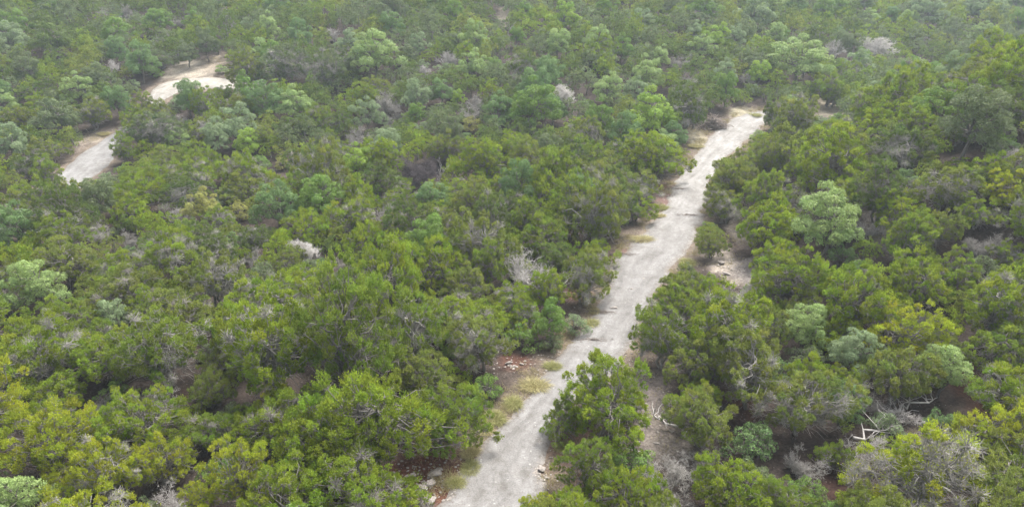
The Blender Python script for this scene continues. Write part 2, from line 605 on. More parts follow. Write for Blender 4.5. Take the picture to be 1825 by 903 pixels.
# ------------------------------------------------------------------ plant builders (return foliage Geo, wood Geo)
def leaves(pos, d, length, width, rng, droop=0.0):
    """Diamond-shaped leaf sprays at pos pointing along d."""
    n = len(pos)
    d = nrm(d)
    side = nrm(np.cross(d, nrm(rng.normal(size=(n, 3)))))
    L = np.broadcast_to(length, (n,))[:, None]
    Wd = np.broadcast_to(width, (n,))[:, None]
    midp = pos + d*L*0.5
    tip = pos + d*L
    V = np.stack([pos, midp + side*Wd/2, tip, midp - side*Wd/2], 1).reshape(-1, 3)
    F = np.arange(4*n).reshape(n, 4)
    return V, F


def unit_cap(n, rng, zmin=-0.25):
    z = rng.uniform(zmin, 1, n)
    a = rng.uniform(0, 2*math.pi, n)
    r = np.sqrt(1 - z*z)
    return np.stack([r*np.cos(a), r*np.sin(a), z], 1)


def frame(axis):
    a = nrm(axis)
    ref = np.array([0, 0, 1.0]) if abs(a[2]) < .9 else np.array([1.0, 0, 0])
    x = nrm(np.cross(ref, a))
    return np.stack([x, np.cross(a, x), a])


def bend(a, b, k, rng, amt=0.12, sag=0.0):
    """A crooked limb of k points from a to b."""
    t = np.linspace(0, 1, k)[:, None]
    L = np.linalg.norm(b - a)
    p = a*(1 - t) + b*t
    p[1:-1] += rng.normal(size=(k - 2, 3))*amt*L
    p[:, 2] += sag*L*np.sin(t[:, 0]*math.pi)
    return p


def make_juniper(seed, R=2.4, H=4.8, nplume=88, nleaf=860, leaf=0.092, ragged=0.0, feather=0.0, wood=True):
    rng = np.random.default_rng(seed)
    fol, wd = Geo(), Geo()
    lean = rng.normal(size=2)*0.5
    zc = H*0.40
    ph = rng.uniform(0, 6.28, 6)
    plumes = []
    tries = 0
    while len(plumes) < nplume and tries < 3000:
        tries += 1
        el = math.asin(rng.uniform(-0.42, 1.0))
        az = rng.uniform(0, 2*math.pi)
        lob = 1 + 0.24*math.sin(2*az + ph[0]) + 0.19*math.sin(3*az + ph[1]) + 0.15*math.sin(5*az + ph[2] + 3*el) + 0.12*math.sin(4*el + ph[3])
        depth = rng.uniform(0.78, 1.03) if rng.random() < 0.7 else rng.uniform(0.42, 0.78)
        d = np.array([math.cos(el)*math.cos(az), math.cos(el)*math.sin(az), math.sin(el)])
        rr = R*lob*depth*0.86
        p = np.array([lean[0]*d[2] + d[0]*rr, lean[1]*d[2] + d[1]*rr, zc + d[2]*(H - zc)*0.9*depth*(0.9 + 0.22*math.sin(3*az + ph[4])) if d[2] > 0 else zc + d[2]*zc*0.8])
        pr = rng.uniform(0.30, 0.54)*R/2.4
        if any(np.linalg.norm((p - q)*np.array([1, 1, 1.2])) < 0.68*(pr + r2) for q, r2, _ in plumes):
            continue
        plumes.append((p, pr, d))
    # trunk and limbs
    nst = rng.integers(2, 5)
    forks = []
    if wood:
        for i in range(nst):
            a0 = rng.uniform(0, 6.28)
            b = np.array([math.cos(a0)*rng.uniform(.3, .9)*R*.42, math.sin(a0)*rng.uniform(.3, .9)*R*.42, H*rng.uniform(.42, .62)])
            P = bend(np.array([math.cos(a0)*.08, math.sin(a0)*.08, -0.25]), b, 6, rng, 0.05)
            V, F = tubes(P[None], np.linspace(0.12, 0.055, 6)[None]*R/2.4, 6)
            wd.add(V, F, 0.25)
            forks.append(P)
    TP, TR, TS = [], [], []
    for p, pr, d in plumes:
        bare = rng.random() < ragged
        ax = nrm(d*0.65 + np.array([0, 0, 0.75 + feather]) + rng.normal(size=3)*0.18)
        M = frame(ax)
        if wood:
            fk = forks[rng.integers(len(forks))]
            st = fk[rng.integers(2, 6)]
            P = bend(st, p, 5, rng, 0.06, -0.05)
            V, F = tubes(P[None], np.linspace(0.045, 0.014, 5)[None], 4)
            wd.add(V, F, 0.35)
        nl = int(nleaf*(pr/0.52)**2*(0.10 if bare else 1.0))
        u = unit_cap(nl, rng, -0.30)
        # each spray belongs to one of a few sub-tufts so that the outline breaks up
        nt_ = 9
        sub = unit_cap(nt_, rng, -0.1)
        j = np.argmax(u@sub.T + rng.normal(size=(nl, nt_))*0.08, axis=1)
        u = nrm(u*0.62 + sub[j]*0.38)
        rad = pr*(0.80 + 0.22*np.sin(j*2.4 + seed))*(0.85 + 0.55*np.maximum(u[:, 2], 0)**3)*rng.uniform(0.55, 1.0, nl)
        loc = u*rad[:, None]*np.array([1.0, 1.0, 0.85 + 0.5*feather])
        pos = p + loc@M
        dr = u@M*0.75 + ax*(0.45 + feather) + np.array([0, 0, 0.12]) + rng.normal(size=(nl, 3))*0.55
        ln = leaf*rng.uniform(0.65, 1.35, nl)
        V, F = leaves(pos, dr, ln, ln*rng.uniform(0.30, 0.46, nl), rng)
        base = rng.normal(0.5, 0.15)
        hb = rng.normal(0.5, 0.2)
        fol.add(V, F, np.clip(base + rng.normal(size=nl)*0.2, 0, 1), np.clip(hb + rng.normal(size=nl)*0.15, 0, 1))
        if wood:
            nt2 = 60 if bare else 11
            tu = unit_cap(nt2, rng, -0.5)
            reach = pr*(1.25 if bare else 0.95)
            s0 = p - ax*pr*0.35 + rng.normal(size=(nt2, 3))*0.05
            e0 = p + (tu*reach)@M*rng.uniform(0.6, 1.1, (nt2, 1)) - ax*pr*0.15
            m0 = (s0 + e0)/2 + rng.normal(size=(nt2, 3))*0.07
            TP.append(np.stack([s0, m0, e0], 1))
            TR.append(np.tile([0.013, 0.010, 0.004], (nt2, 1)))
            TS.append(np.full(nt2, 0.75 if bare else 0.5))
    if wood:
        # drooping dead twigs under the crown
        nd = int(110 + 260*ragged)
        a = rng.uniform(0, 6.28, nd)
        rr = R*rng.uniform(0.25, 0.80, nd)
        z = H*rng.uniform(0.16, 0.62, nd)
        s0 = np.stack([rr*np.cos(a)*.6, rr*np.sin(a)*.6, z], 1)
        out = np.stack([np.cos(a), np.sin(a), rng.uniform(-.7, .5, nd)], 1) + rng.normal(size=(nd, 3))*0.35
        L = rng.uniform(0.45, 1.0, nd)[:, None]
        e0 = s0 + nrm(out)*L
        m0 = (s0 + e0)/2 + rng.normal(size=(nd, 3))*0.07 + np.array([0, 0, .06])
        TP.append(np.stack([s0, m0, e0], 1))
        TR.append(np.tile([0.016, 0.011, 0.004], (nd, 1)))
        TS.append(rng.uniform(0.4, 0.9, nd))
        TPc = np.concatenate(TP)
        V, F = tubes(TPc, np.concatenate(TR), 3)
        wd.add(V, F, np.repeat(np.concatenate(TS), 6))
    return fol, wd


def make_oak(seed, R=2.6, H=5.6, nlobe=34, nleaf=640, leaf=0.115, base=0.12, wood=True):
    rng = np.random.default_rng(seed)
    fol, wd = Geo(), Geo()
    zc = H*(base + 0.28)
    ph = rng.uniform(0, 6.28, 6)
    lobes, tries = [], 0
    while len(lobes) < nlobe and tries < 3000:
        tries += 1
        el = math.asin(rng.uniform(-0.55, 1.0))
        az = rng.uniform(0, 2*math.pi)
        lob = 1 + 0.22*math.sin(2*az + ph[0]) + 0.16*math.sin(3*az + ph[1]) + 0.12*math.sin(4*el + ph[3])
        depth = rng.uniform(0.75, 1.0) if rng.random() < .8 else rng.uniform(.4, .7)
        d = np.array([math.cos(el)*math.cos(az), math.cos(el)*math.sin(az), math.sin(el)])
        p = np.array([d[0]*R*lob*depth*.8, d[1]*R*lob*depth*.8, zc + d[2]*((H - zc)*.88 if d[2] > 0 else H*.27)*depth*(1 + .15*math.sin(3*az + ph[4]))])
        pr = rng.uniform(0.50, 0.85)*R/2.6
        if any(np.linalg.norm(p - q) < 0.55*(pr + r2) for q, r2, _ in lobes):
            continue
        lobes.append((p, pr, d))
    top = np.array([rng.normal()*.2, rng.normal()*.2, H*0.5])
    trunk = bend(np.array([0, 0, -0.3]), top, 7, rng, 0.03)
    if wood:
        V, F = tubes(trunk[None], np.linspace(0.15, 0.08, 7)[None]*R/2.6, 7)
        wd.add(V, F, 0.35)
    TP, TR = [], []
    for p, pr, d in lobes:
        if wood:
            st = trunk[rng.integers(3, 7)]
            P = bend(st, p, 5, rng, 0.07, 0.04)
            V, F = tubes(P[None], np.linspace(0.06, 0.015, 5)[None], 4)
            wd.add(V, F, 0.45)
        nl = int(nleaf*(pr/0.65)**2)
        u = unit_cap(nl, rng, -0.55)
        sub = unit_cap(8, rng, -0.2)
        j = np.argmax(u@sub.T + rng.normal(size=(nl, 8))*0.05, axis=1)
        u = nrm(u*0.70 + sub[j]*0.30)
        rad = pr*(0.9 + 0.14*np.sin(j*2.1 + seed))*rng.uniform(0.72, 1.0, nl)
        pos = p + u*rad[:, None]*np.array([1, 1, 0.82])
        # leaves lie roughly along the clump's surface, tips a little outward
        dr = np.cross(u, rng.normal(size=(nl, 3))) + u*0.35 + np.array([0, 0, .1])
        ln = leaf*rng.uniform(0.7, 1.3, nl)
        n = nrm(dr)
        side = nrm(np.cross(n, u) + rng.normal(size=(nl, 3))*0.45)
        mid_ = pos + n*ln[:, None]*.5
        V = np.stack([pos, mid_ + side*ln[:, None]*.30, pos + n*ln[:, None], mid_ - side*ln[:, None]*.30], 1).reshape(-1, 3)
        F = np.arange(4*nl).reshape(nl, 4)
        fol.add(V, F, np.clip(rng.normal(.5, .08) + rng.normal(size=nl)*0.12, 0, 1), np.clip(rng.normal(.5, .1) + rng.normal(size=nl)*.12, 0, 1))
        if wood:
            e0 = p + unit_cap(8, rng, -.8)*pr*.8
            s0 = np.repeat(p[None], 8, 0) - d*pr*.3
            TP.append(np.stack([s0, (s0 + e0)/2 + rng.normal(size=(8, 3))*.05, e0], 1))
            TR.append(np.tile([0.016, 0.011, 0.005], (8, 1)))
    if wood:
        TPc = np.concatenate(TP)
        V, F = tubes(TPc, np.concatenate(TR), 3)
        wd.add(V, F, 0.6)
    return fol, wd


def make_dead(seed, H=4.2, spread=0.75, fine=1.0, stems=3, thick=0.09, levels=4, droop=0.0):
    """Bare branching wood: limbs Geo, twigs Geo."""
    rng = np.random.default_rng(seed)
    limbs, tw = Geo(), Geo()
    jobs = []
    for i in range(stems):
        a = rng.uniform(0, 6.28)
        jobs.append((np.array([math.cos(a)*.06, math.sin(a)*.06, -0.2]), nrm(np.array([math.cos(a)*spread*.7, math.sin(a)*spread*.7, 1.0])), H*rng.uniform(.40, .55), thick*rng.uniform(.8, 1.1), 0))
    TW = []
    while jobs:
        p, d, L, r, lv = jobs.pop()
        e = p + d*L
        P = bend(p, e, 5, rng, 0.05 + .02*lv)
        if lv < 2:
            V, F = tubes(P[None], np.linspace(r, r*.55, 5)[None], 6 if lv == 0 else 4)
            limbs.add(V, F, rng.uniform(.3, .7))
        else:
            TW.append((P, r))
        if lv >= levels:
            continue
        nb = int(rng.integers(3, 6)*(fine if lv >= 1 else 1))
        for b in range(nb):
            t = rng.uniform(.35, 1.0)
            q = P[min(4, int(t*4))]*1.0
            nd = nrm(d*0.75 + rng.normal(size=3)*np.array([spread, spread, spread*.55]) + np.array([0, 0, 0.25 - droop*(lv + 1)]))
            jobs.append((q, nd, L*rng.uniform(.45, .75), max(r*.5, 0.008), lv + 1))
    if TW:
        P = np.stack([x[0] for x in TW])
        R = np.stack([np.linspace(x[1], max(x[1]*.45, .004), 5) for x in TW])
        V, F = tubes(P, R, 3)
        tw.add(V, F, np.repeat(rng.uniform(.3, 1, len(P)), 12))
    return limbs, tw


# ------------------------------------------------------------------ prototypes (mesh data shared by the copies)
JUN, JUNR, JUNF, OAK, OAKS, DEAD, FANS = [], [], [], [], [], [], []


def proto(kind, name, geo, foliage_mat_, wood_mat):
    fol, wd = geo
    return (fol.mesh(name + '_crown', [foliage_mat_]), wd.mesh(name + '_trunk', [wood_mat], True))


for i in range(9):
    JUN.append(proto('j', 'juniper', make_juniper(100 + i, R=2.4, H=4.0 + 0.32*(i % 4), feather=0.18*(i % 3)), M_LEAF, M_BARK))
JUN.append(proto('j', 'juniper', make_juniper(121, R=2.4, H=6.0, feather=0.4), M_LEAF, M_BARK))
JUN.append(proto('j', 'juniper', make_juniper(122, R=2.7, H=3.5, feather=0.1, ragged=0.1), M_LEAF, M_BARK))
JUN.append(proto('j', 'juniper', make_juniper(123, R=2.3, H=5.4, feather=0.3, ragged=0.12), M_LEAF, M_GREYWOOD))
for i in range(5):
    JUNR.append(proto('j', 'ragged_juniper', make_juniper(140 + i, R=2.5, H=4.5, nplume=80, ragged=0.25), M_LEAF, M_GREYWOOD))
for i in range(2):
    JUNF.append(proto('j', 'half_dead_juniper', make_juniper(160 + i, R=2.6, H=4.3, nplume=84, ragged=0.5), M_LEAF, M_GREYWOOD))
for i in range(6):
    OAK.append(proto('o', 'oak', make_oak(200 + i, R=2.6, H=5.4 + .3*(i % 3)), M_OAKLEAF, M_OAKBARK))
for i in range(3):
    OAKS.append(proto('s', 'shrub', make_oak(230 + i, R=1.5, H=2.1, nlobe=24, nleaf=560, leaf=.10, base=.1), M_OAKLEAF, M_OAKBARK))
for i in range(4):
    l, tw = make_dead(260 + i, H=4.4, spread=.65, fine=1.35, stems=3 + i % 2, levels=4)
    DEAD.append((l.mesh('dead_limbs', [M_DEAD], True), tw.mesh('dead_twigs', [M_DEAD])))
for i in range(3):
    l, tw = make_dead(280 + i, H=3.6, spread=.85, fine=1.5, stems=4, thick=.06, levels=4)
    FANS.append((l.mesh('bare_limbs', [M_GREYWOOD], True), tw.mesh('bare_twigs', [M_GREYWOOD])))
DARKS, WHITES = [], []
for i, (mat_, out_) in enumerate(((M_DARKWOOD, DARKS), (M_WHITEWOOD, WHITES))):
    l, tw = make_dead(290 + i, H=3.6, spread=.8, fine=1.6, stems=5, thick=.06, levels=4)
    out_.append((l.mesh('bare_limbs', [mat_], True), tw.mesh('bare_twigs', [mat_])))
l, tw = make_dead(301, H=6.2, spread=.30, fine=.7, stems=1, thick=.10, levels=3)
SNAG = (l.mesh('snag_limbs', [M_DEAD], True), tw.mesh('snag_twigs', [M_DEAD]))

TINTS = {
    'bright green': (0.226, 0.288, 0.029),
    'mid green': (0.196, 0.256, 0.036),
    'olive green': (0.205, 0.240, 0.050),
    'dark green': (0.135, 0.180, 0.044),
    'grey green': (0.160, 0.196, 0.090),
    'yellow green': (0.330, 0.362, 0.030),
    'golden': (0.33, 0.325, 0.095),
    'pale green': (0.300, 0.385, 0.140),
    'blue green': (0.170, 0.255, 0.092),
    'silvery green': (0.250, 0.315, 0.165),
    'leaf green': (0.178, 0.268, 0.056),
    'lime green': (0.280, 0.380, 0.060),
}

THINGS = []          # every plant: dict(kind, pos, R, px, py, tint, label, short)


def place(kind, pos, R, tint, proto_, sxy, sz, rot, crown_name='crown', trunk_name='trunk', name=None):
    root = bpy.data.objects.new(name, None)
    COL.objects.link(root)
    root.empty_display_size = 0.3
    root.location = pos
    lr = random.Random(int(pos[0]*977 + pos[1]*131))
    root.rotation_euler = (lr.gauss(0, .07), lr.gauss(0, .07), rot)
    root.scale = (sxy, sxy, sz)
    c = bpy.data.objects.new(trunk_name, proto_[1] if kind != 'dead' else proto_[0])
    COL.objects.link(c)
    c.parent = root
    c2 = bpy.data.objects.new(crown_name, proto_[0] if kind != 'dead' else proto_[1])
    COL.objects.link(c2)
    c2.parent = root
    if tint:
        c2.color = (*TINTS[tint], 1)
    return root


KINDS = {   # kind: (prototypes, base radius, height per radius, category, object name, centre height factor)
    'J': (JUN, 2.4, 4.75, 'juniper', 'juniper_tree'),
    'R': (JUNR, 2.5, 4.5, 'juniper', 'juniper_tree'),
    'H': (JUNF, 2.6, 4.3, 'juniper', 'juniper_tree'),
    'O': (OAK, 2.6, 5.7, 'oak', 'oak_tree'),
    'S': (OAKS, 1.5, 2.1, 'shrub', 'shrub'),
    'D': (DEAD, 1.9, 4.6, 'dead tree', 'dead_tree'),
    'F': (FANS, 1.9, 3.4, 'bare tree', 'bare_tree'),
    'K': (DARKS, 1.9, 3.4, 'bare tree', 'bare_tree'),
    'W': (WHITES, 1.9, 3.4, 'dead tree', 'dead_tree'),
    'N': ([SNAG], 1.3, 6.0, 'snag', 'snag'),
}

# kind, px, py of the crown's centre, width px, tint, label, short name for its neighbours' labels
HAND = [
    # ---- far left
    ('O', 15, 66, 62, 'silvery green', 'silvery green oak at the left edge below the top left corner', 'top left silvery oak'),
    ('O', 33, 40, 52, 'leaf green', 'leaf green oak close to the top left corner of the photo', None),
    ('O', 88, 62, 72, 'dark green', 'dark broad oak right of the top left silvery oak', 'dark broad top left oak'),
    ('O', 141, 158, 60, 'pale green', 'pale green oak behind the straight of the distant left road', 'pale oak behind distant road'),
    ('O', 95, 200, 82, 'grey green', 'large grey green oak left of the distant road', 'large grey green oak'),
    ('O', 210, 178, 58, 'blue green', 'blue green oak beside the hidden middle of the distant road', None),
    ('O', 4, 182, 50, 'pale green', 'pale green oak cut by the left edge, level with the cut bank', None),
    ('O', 18, 252, 66, 'silvery green', 'silvery green oak at the left edge, level with the distant road', 'left edge silvery oak'),
    ('O', 322, 250, 48, 'pale green', 'small pale green oak right of the distant straight road', None),
    ('O', 388, 245, 58, 'silvery green', 'silvery oak in a short row right of the distant road', 'silvery oak in short row'),
    ('O', 440, 250, 52, 'lime green', 'yellowish oak at the right end of a short row of oaks', 'yellowish oak of short row'),
    ('S', 505, 290, 34, 'golden', 'small golden bush in the middle of the left canopy', 'small golden bush'),
    ('D', 200, 112, 38, None, 'small pale dead tree left of the cut bank', 'small pale dead tree'),
    ('F', 318, 34, 30, None, 'small grey bare tree above the cut bank near the top edge', 'grey bare tree uphill'),
    ('D', 594, 52, 34, None, 'slim grey dead tree near the top edge, left of centre', 'slim grey dead tree'),
    ('F', 300, 205, 62, None, 'grey bare tree in front of the distant road bend', 'bare tree before road bend'),
    ('O', 335, 172, 66, 'blue green', 'blue green oak standing right in front of the distant road bend', 'blue green bend oak'),
    ('R', 282, 228, 88, 'grey green', 'grey green ragged juniper in front of the distant road bend', None),
    ('R', 500, 110, 95, 'grey green', 'wide greyish juniper right of the cut bank', 'wide greyish bank juniper'),
    ('R', 580, 118, 80, 'grey green', 'greyish juniper two crowns right of the cut bank', None),
    ('J', 250, 232, 62, 'mid green', 'mid green juniper covering the hidden middle of the distant road', None),
    ('J', 240, 210, 54, 'mid green', 'mid green juniper standing across the hidden middle of the distant road', None),
    ('J', 262, 190, 44, 'olive green', 'small olive juniper where the distant road turns out of sight', None),
    ('J', 85, 318, 60, 'mid green', 'mid green juniper at the left edge of the distant road near end', None),
    ('J', 272, 205, 58, 'olive green', 'olive juniper just below the distant road bend', None),
    ('J', 372, 186, 66, 'mid green', 'mid green juniper right of the blue green bend oak', None),
    ('J', 425, 178, 70, 'olive green', 'olive juniper at the right end of the distant road bend', None),
    ('J', 440, 130, 70, 'olive green', 'olive juniper right of the cut bank', None),
    ('J', 30, 378, 92, 'olive green', 'olive juniper at the left edge, below the near end of the distant road', None),
    ('J', 108, 352, 60, 'mid green', 'mid green juniper right under the near end of the distant road', None),
    ('J', 70, 340, 84, 'mid green', 'mid green juniper hiding the near end of the distant road', None),
    ('J', 150, 345, 70, 'olive green', 'olive juniper at the near end of the distant road', None),
    ('J', 222, 268, 46, 'mid green', 'small juniper at the right edge of the distant straight road', None),
    # ---- far middle
    ('O', 665, 92, 88, 'pale green', 'broad pale green oak high on the hill, left of centre', 'broad pale hill oak'),
    ('O', 845, 110, 56, 'pale green', 'pale green oak high on the hill, right of a pair of dead trees', 'pale hill oak'),
    ('O', 742, 168, 58, 'silvery green', 'silvery oak left of a narrow lime green oak', 'silvery midhill oak'),
    ('O', 788, 160, 48, 'blue green', 'blue green oak directly behind a narrow lime green oak', None),
    ('O', 815, 172, 30, 'lime green', 'narrow lime green oak halfway up the middle of the hill', 'narrow lime oak'),
    ('O', 742, 202, 42, 'leaf green', 'small leaf green oak below the silvery midhill oak', None),
    ('F', 685, 175, 72, None, 'wide greyish bare tree left of the silvery midhill oak', 'wide greyish bare tree'),
    ('D', 805, 97, 40, None, 'silvery dead tree, right one of a pair below the hilltop', 'right silvery dead tree'),
    ('D', 760, 117, 34, None, 'smaller dead tree, left one of a pair below the hilltop', 'smaller dead tree'),
    ('O', 948, 182, 92, 'leaf green', 'big deep green oak standing alone at the foot of the hill', 'big deep green oak'),
    ('O', 988, 192, 54, 'blue green', 'lower oak leaning against the big deep green oak', None),
    ('W', 1008, 158, 72, None, 'pale twiggy dead tree right of the big deep green oak', 'pale twiggy dead tree'),
    ('O', 1082, 155, 62, 'pale green', 'pale round oak right of the pale twiggy dead tree', 'pale round oak'),
    ('O', 1152, 132, 68, 'pale green', 'tall pale oak behind the far end of the road', 'tall pale oak'),
    ('O', 1134, 162, 52, 'silvery green', 'silvery oak below the tall pale oak', None),
    ('O', 1163, 196, 96, 'lime green', 'wide yellowish green oak left of the far end of the road', 'wide yellowish oak'),
    ('O', 1178, 100, 42, 'pale green', 'small pale green oak behind the tall pale oak', None),
    ('O', 1006, 30, 54, 'lime green', 'lime green oak near the top edge, right of the tan gap', 'lime green hilltop oak'),
    ('O', 922, 64, 36, 'leaf green', 'small leaf green oak under the tan gap', 'small oak under gap'),
    ('O', 992, 76, 56, 'pale green', 'pale green oak between the tan gap and the big deep green oak', None),
    ('O', 632, 286, 66, 'lime green', 'lime green oak left of the dark hollow', 'lime oak by hollow'),
    ('S', 840, 220, 40, 'golden', 'golden bush at the foot of the hill, left of the deep green oak', 'golden hillfoot bush'),
    ('F', 645, 238, 58, None, 'dark grey bare tree behind the lime oak by the hollow', 'dark grey bare tree'),
    ('F', 835, 195, 55, None, 'grey bare tree between the narrow lime oak and the deep green oak', None),
    ('N', 781, 296, 30, None, 'white bare trunk standing in the dark hollow', 'white trunk in hollow'),
    ('K', 742, 300, 92, None, 'dark purplish twiggy bare tree in the hollow beside a white trunk', None),
    ('N', 903, 40, 22, None, 'lone thin trunk standing in the tan gap at the top edge', 'lone trunk in gap'),
    # ---- far right
    ('O', 1278, 62, 52, 'lime green', 'tall lime green oak near the top, right of centre', 'tall lime oak'),
    ('O', 1252, 82, 48, 'pale green', 'pale green oak left of the tall lime oak', None),
    ('O', 1345, 22, 60, 'silvery green', 'silvery oak at the top edge, right of the tall lime oak', 'silvery top edge oak'),
    ('O', 1380, 60, 44, 'pale green', 'pale green oak below the silvery top edge oak', None),
    ('O', 1425, 105, 110, 'pale green', 'wide pale green oak thicket on the right hillside foot', 'wide pale oak thicket'),
    ('O', 1352, 130, 50, 'lime green', 'lime green oak left of the wide pale oak thicket', None),
    ('O', 1655, 20, 56, 'silvery green', 'pale silvery oak at the top edge on the right', 'top right silvery oak'),
    ('O', 1742, 14, 44, 'silvery green', 'silvery oak at the top edge nearest the top right corner', None),
    ('W', 1560, 72, 76, None, 'broad silvery dead tree on the right hillside', 'broad silvery dead tree'),
    ('D', 1490, 78, 46, None, 'silvery dead tree left of the broad silvery dead tree', None),
    ('D', 1333, 136, 34, None, 'small silvery dead tree behind the far end of the road', 'small dead tree uphill'),
    ('J', 1225, 192, 92, 'dark green', 'big dark juniper left of the far end of the road', None),
    ('J', 1168, 268, 118, 'bright green', 'tall bright juniper left of the bright white stretch of road', 'tall roadside juniper'),
    ('O', 1735, 212, 130, 'grey green', 'large grey green oak on the right hillside', 'large grey hillside oak'),
    ('D', 1802, 268, 48, None, 'grey dead tree at the right edge under the large grey green oak', 'grey right edge dead tree'),
    # ---- middle left
    ('O', 168, 352, 78, 'grey green', 'grey green oak in front of the distant straight road', 'grey green oak'),
    ('O', 360, 362, 66, 'golden', 'golden yellow oak in the left canopy', 'golden yellow oak'),
    ('S', 428, 374, 52, 'golden', 'golden bush right of the golden yellow oak', None),
    ('O', 492, 362, 88, 'blue green', 'blue green oak right of the golden yellow oak', 'bright blue green oak'),
    ('W', 547, 432, 80, None, 'white twiggy dead tree below the blue green oak', 'white twiggy dead tree'),
    ('D', 308, 378, 40, None, 'pale forked dead tree left of the golden yellow oak', 'pale forked dead tree'),
    ('F', 178, 408, 58, None, 'grey bare tree in front of the grey green oak', 'grey bare tree on left'),
    ('F', 232, 420, 44, None, 'smaller grey bare tree, right one of two on the left', None),
    ('O', 30, 398, 88, 'blue green', 'blue grey oak at the left edge, halfway down', 'left edge blue oak'),
    ('O', 62, 502, 100, 'pale green', 'pale green oak near the left edge, below the middle', 'left pale oak'),
    ('N', 444, 458, 26, None, 'thin white snag in the middle of the left canopy', 'thin white snag'),
    ('O', 208, 556, 70, 'silvery green', 'silvery oak in the lower left canopy', 'lower left silvery oak'),
    # ---- middle
    ('D', 936, 470, 95, None, 'broken grey dead tree left of the road', 'broken grey dead tree'),
    ('N', 1022, 480, 30, None, 'white snag between the broken dead tree and the road', None),
    ('R', 1040, 490, 112, 'olive green', 'ragged juniper overhanging the left edge of the road', 'ragged overhanging juniper'),
    ('O', 985, 570, 72, 'leaf green', 'fresh green bushy oak near the left road edge', 'fresh green bushy oak'),
    ('S', 1026, 575, 52, 'silvery green', 'round grey green shrub on the left road edge', 'round grey green shrub'),
    ('S', 985, 610, 46, 'grey green', 'low grey green shrub in front of the round roadside shrub', None),
    ('S', 865, 690, 70, 'leaf green', 'leaf green shrub behind the grassy road edge', 'leaf green roadside shrub'),
    ('J', 1270, 432, 54, 'olive green', 'small round juniper alone on the right road edge', 'small round juniper'),
    ('O', 1482, 388, 138, 'pale green', 'pale green oak with cloud like clumps right of the road', 'pale clumped oak'),
    ('S', 1500, 452, 56, 'blue green', 'blue green shrub under the pale clumped oak', None),
    ('D', 1345, 520, 66, None, 'bare dead tree with white branches right of the rocky path', 'dead tree by path'),
    ('O', 1432, 572, 96, 'pale green', 'pale green oak behind a bright juniper, right of the road', 'pale oak right of road'),
    ('D', 1552, 400, 48, None, 'dead tree right of the pale clumped oak', 'dead tree beside clumped oak'),
    ('F', 1752, 425, 78, None, 'grey bare tree on the right, below the grey green hillside oak', 'grey bare tree on right'),
    ('F', 1650, 560, 56, None, 'grey bare tree in the middle of the right canopy', None),
    ('F', 1640, 330, 60, None, 'greyish bare tree between the two large right oaks', 'greyish bare hillside tree'),
    ('R', 1690, 330, 110, 'olive green', 'ragged olive juniper below the large grey green hillside oak', None),
    # ---- near
    ('O', 28, 890, 110, 'pale green', 'pale green oak in the bottom left corner', 'bottom left pale oak'),
    ('J', 75, 772, 165, 'yellow green', 'large yellow green juniper near the bottom left corner', 'large yellow juniper'),
    ('J', 185, 840, 130, 'yellow green', 'yellow green juniper right of the bottom left pale oak', None),
    ('J', 285, 812, 120, 'yellow green', 'yellow green juniper behind the gnarled bare branches', None),
    ('J', 432, 850, 120, 'yellow green', 'yellow green juniper right of the gnarled bare branches', 'rightmost yellow juniper'),
    ('D', 300, 880, 60, None, 'gnarled bare dead tree at the bottom edge on the left', 'gnarled dead tree'),
    ('F', 175, 715, 56, None, 'grey bare tree behind the yellow junipers', 'grey tree behind yellow junipers'),
    ('F', 40, 745, 44, None, 'pale bare tree at the left edge above the yellow junipers', None),
    ('J', 660, 725, 235, 'bright green', 'large bright juniper left of the grassy road edge', 'large bright juniper'),
    ('J', 790, 735, 150, 'mid green', 'dense juniper at the grassy road edge', None),
    ('J', 560, 770, 170, 'bright green', 'bright juniper left of the large bright juniper', None),
    ('J', 640, 850, 190, 'bright green', 'bright juniper left of the limestone slabs', 'bright juniper by slabs'),
    ('J', 480, 740, 150, 'bright green', 'bright juniper two crowns left of the largest bright one', None),
    ('R', 850, 600, 135, 'olive green', 'olive ragged juniper behind the leaf green roadside shrub', None),
    ('J', 1088, 705, 175, 'bright green', 'bright juniper leaning over the right road edge', 'leaning roadside juniper'),
    ('J', 1000, 745, 78, 'mid green', 'low juniper hanging over the road from the right', None),
    ('J', 1050, 832, 105, 'mid green', 'dark lower juniper on the right road edge', None),
    ('J', 1118, 880, 140, 'bright green', 'bright juniper at the bottom edge right of the road', 'bottom roadside juniper'),
    ('J', 970, 905, 80, 'yellow green', 'small juniper at the bottom edge beside the road', None),
    ('J', 1255, 740, 130, 'olive green', 'juniper right of the stony clearing', None),
    ('J', 1185, 600, 120, 'mid green', 'juniper on the right road edge behind the leaning one', None),
    ('J', 1290, 575, 165, 'bright green', 'bright juniper right of the road, below the rocky path', 'bright juniper below path'),
    ('J', 1215, 505, 92, 'olive green', 'small juniper at the right road edge by the rocky path', None),
    ('J', 1340, 660, 150, 'olive green', 'olive juniper between the pale oak and the stony clearing', None),
    ('R', 1435, 712, 158, 'olive green', 'ragged juniper with drooping grey twigs above the red soil gap', 'ragged drooping juniper'),
    ('F', 1432, 815, 82, None, 'drooping grey twigs beside the red soil gap', None),
    ('F', 1258, 805, 66, None, 'drooping grey bare tree right of the stony clearing', 'drooping grey tree'),
    ('J', 1305, 868, 150, 'bright green', 'bright juniper at the bottom edge left of the red soil gap', 'bottom bright juniper'),
    ('O', 1685, 655, 100, 'pale green', 'tall pale green oak on the lower right', 'tall lower right oak'),
    ('O', 1525, 622, 98, 'silvery green', 'silvery oak left of the tall lower right oak', 'lower right silvery oak'),
    ('O', 1505, 715, 88, 'blue green', 'blue green oak above the red soil gap', 'blue green oak by gap'),
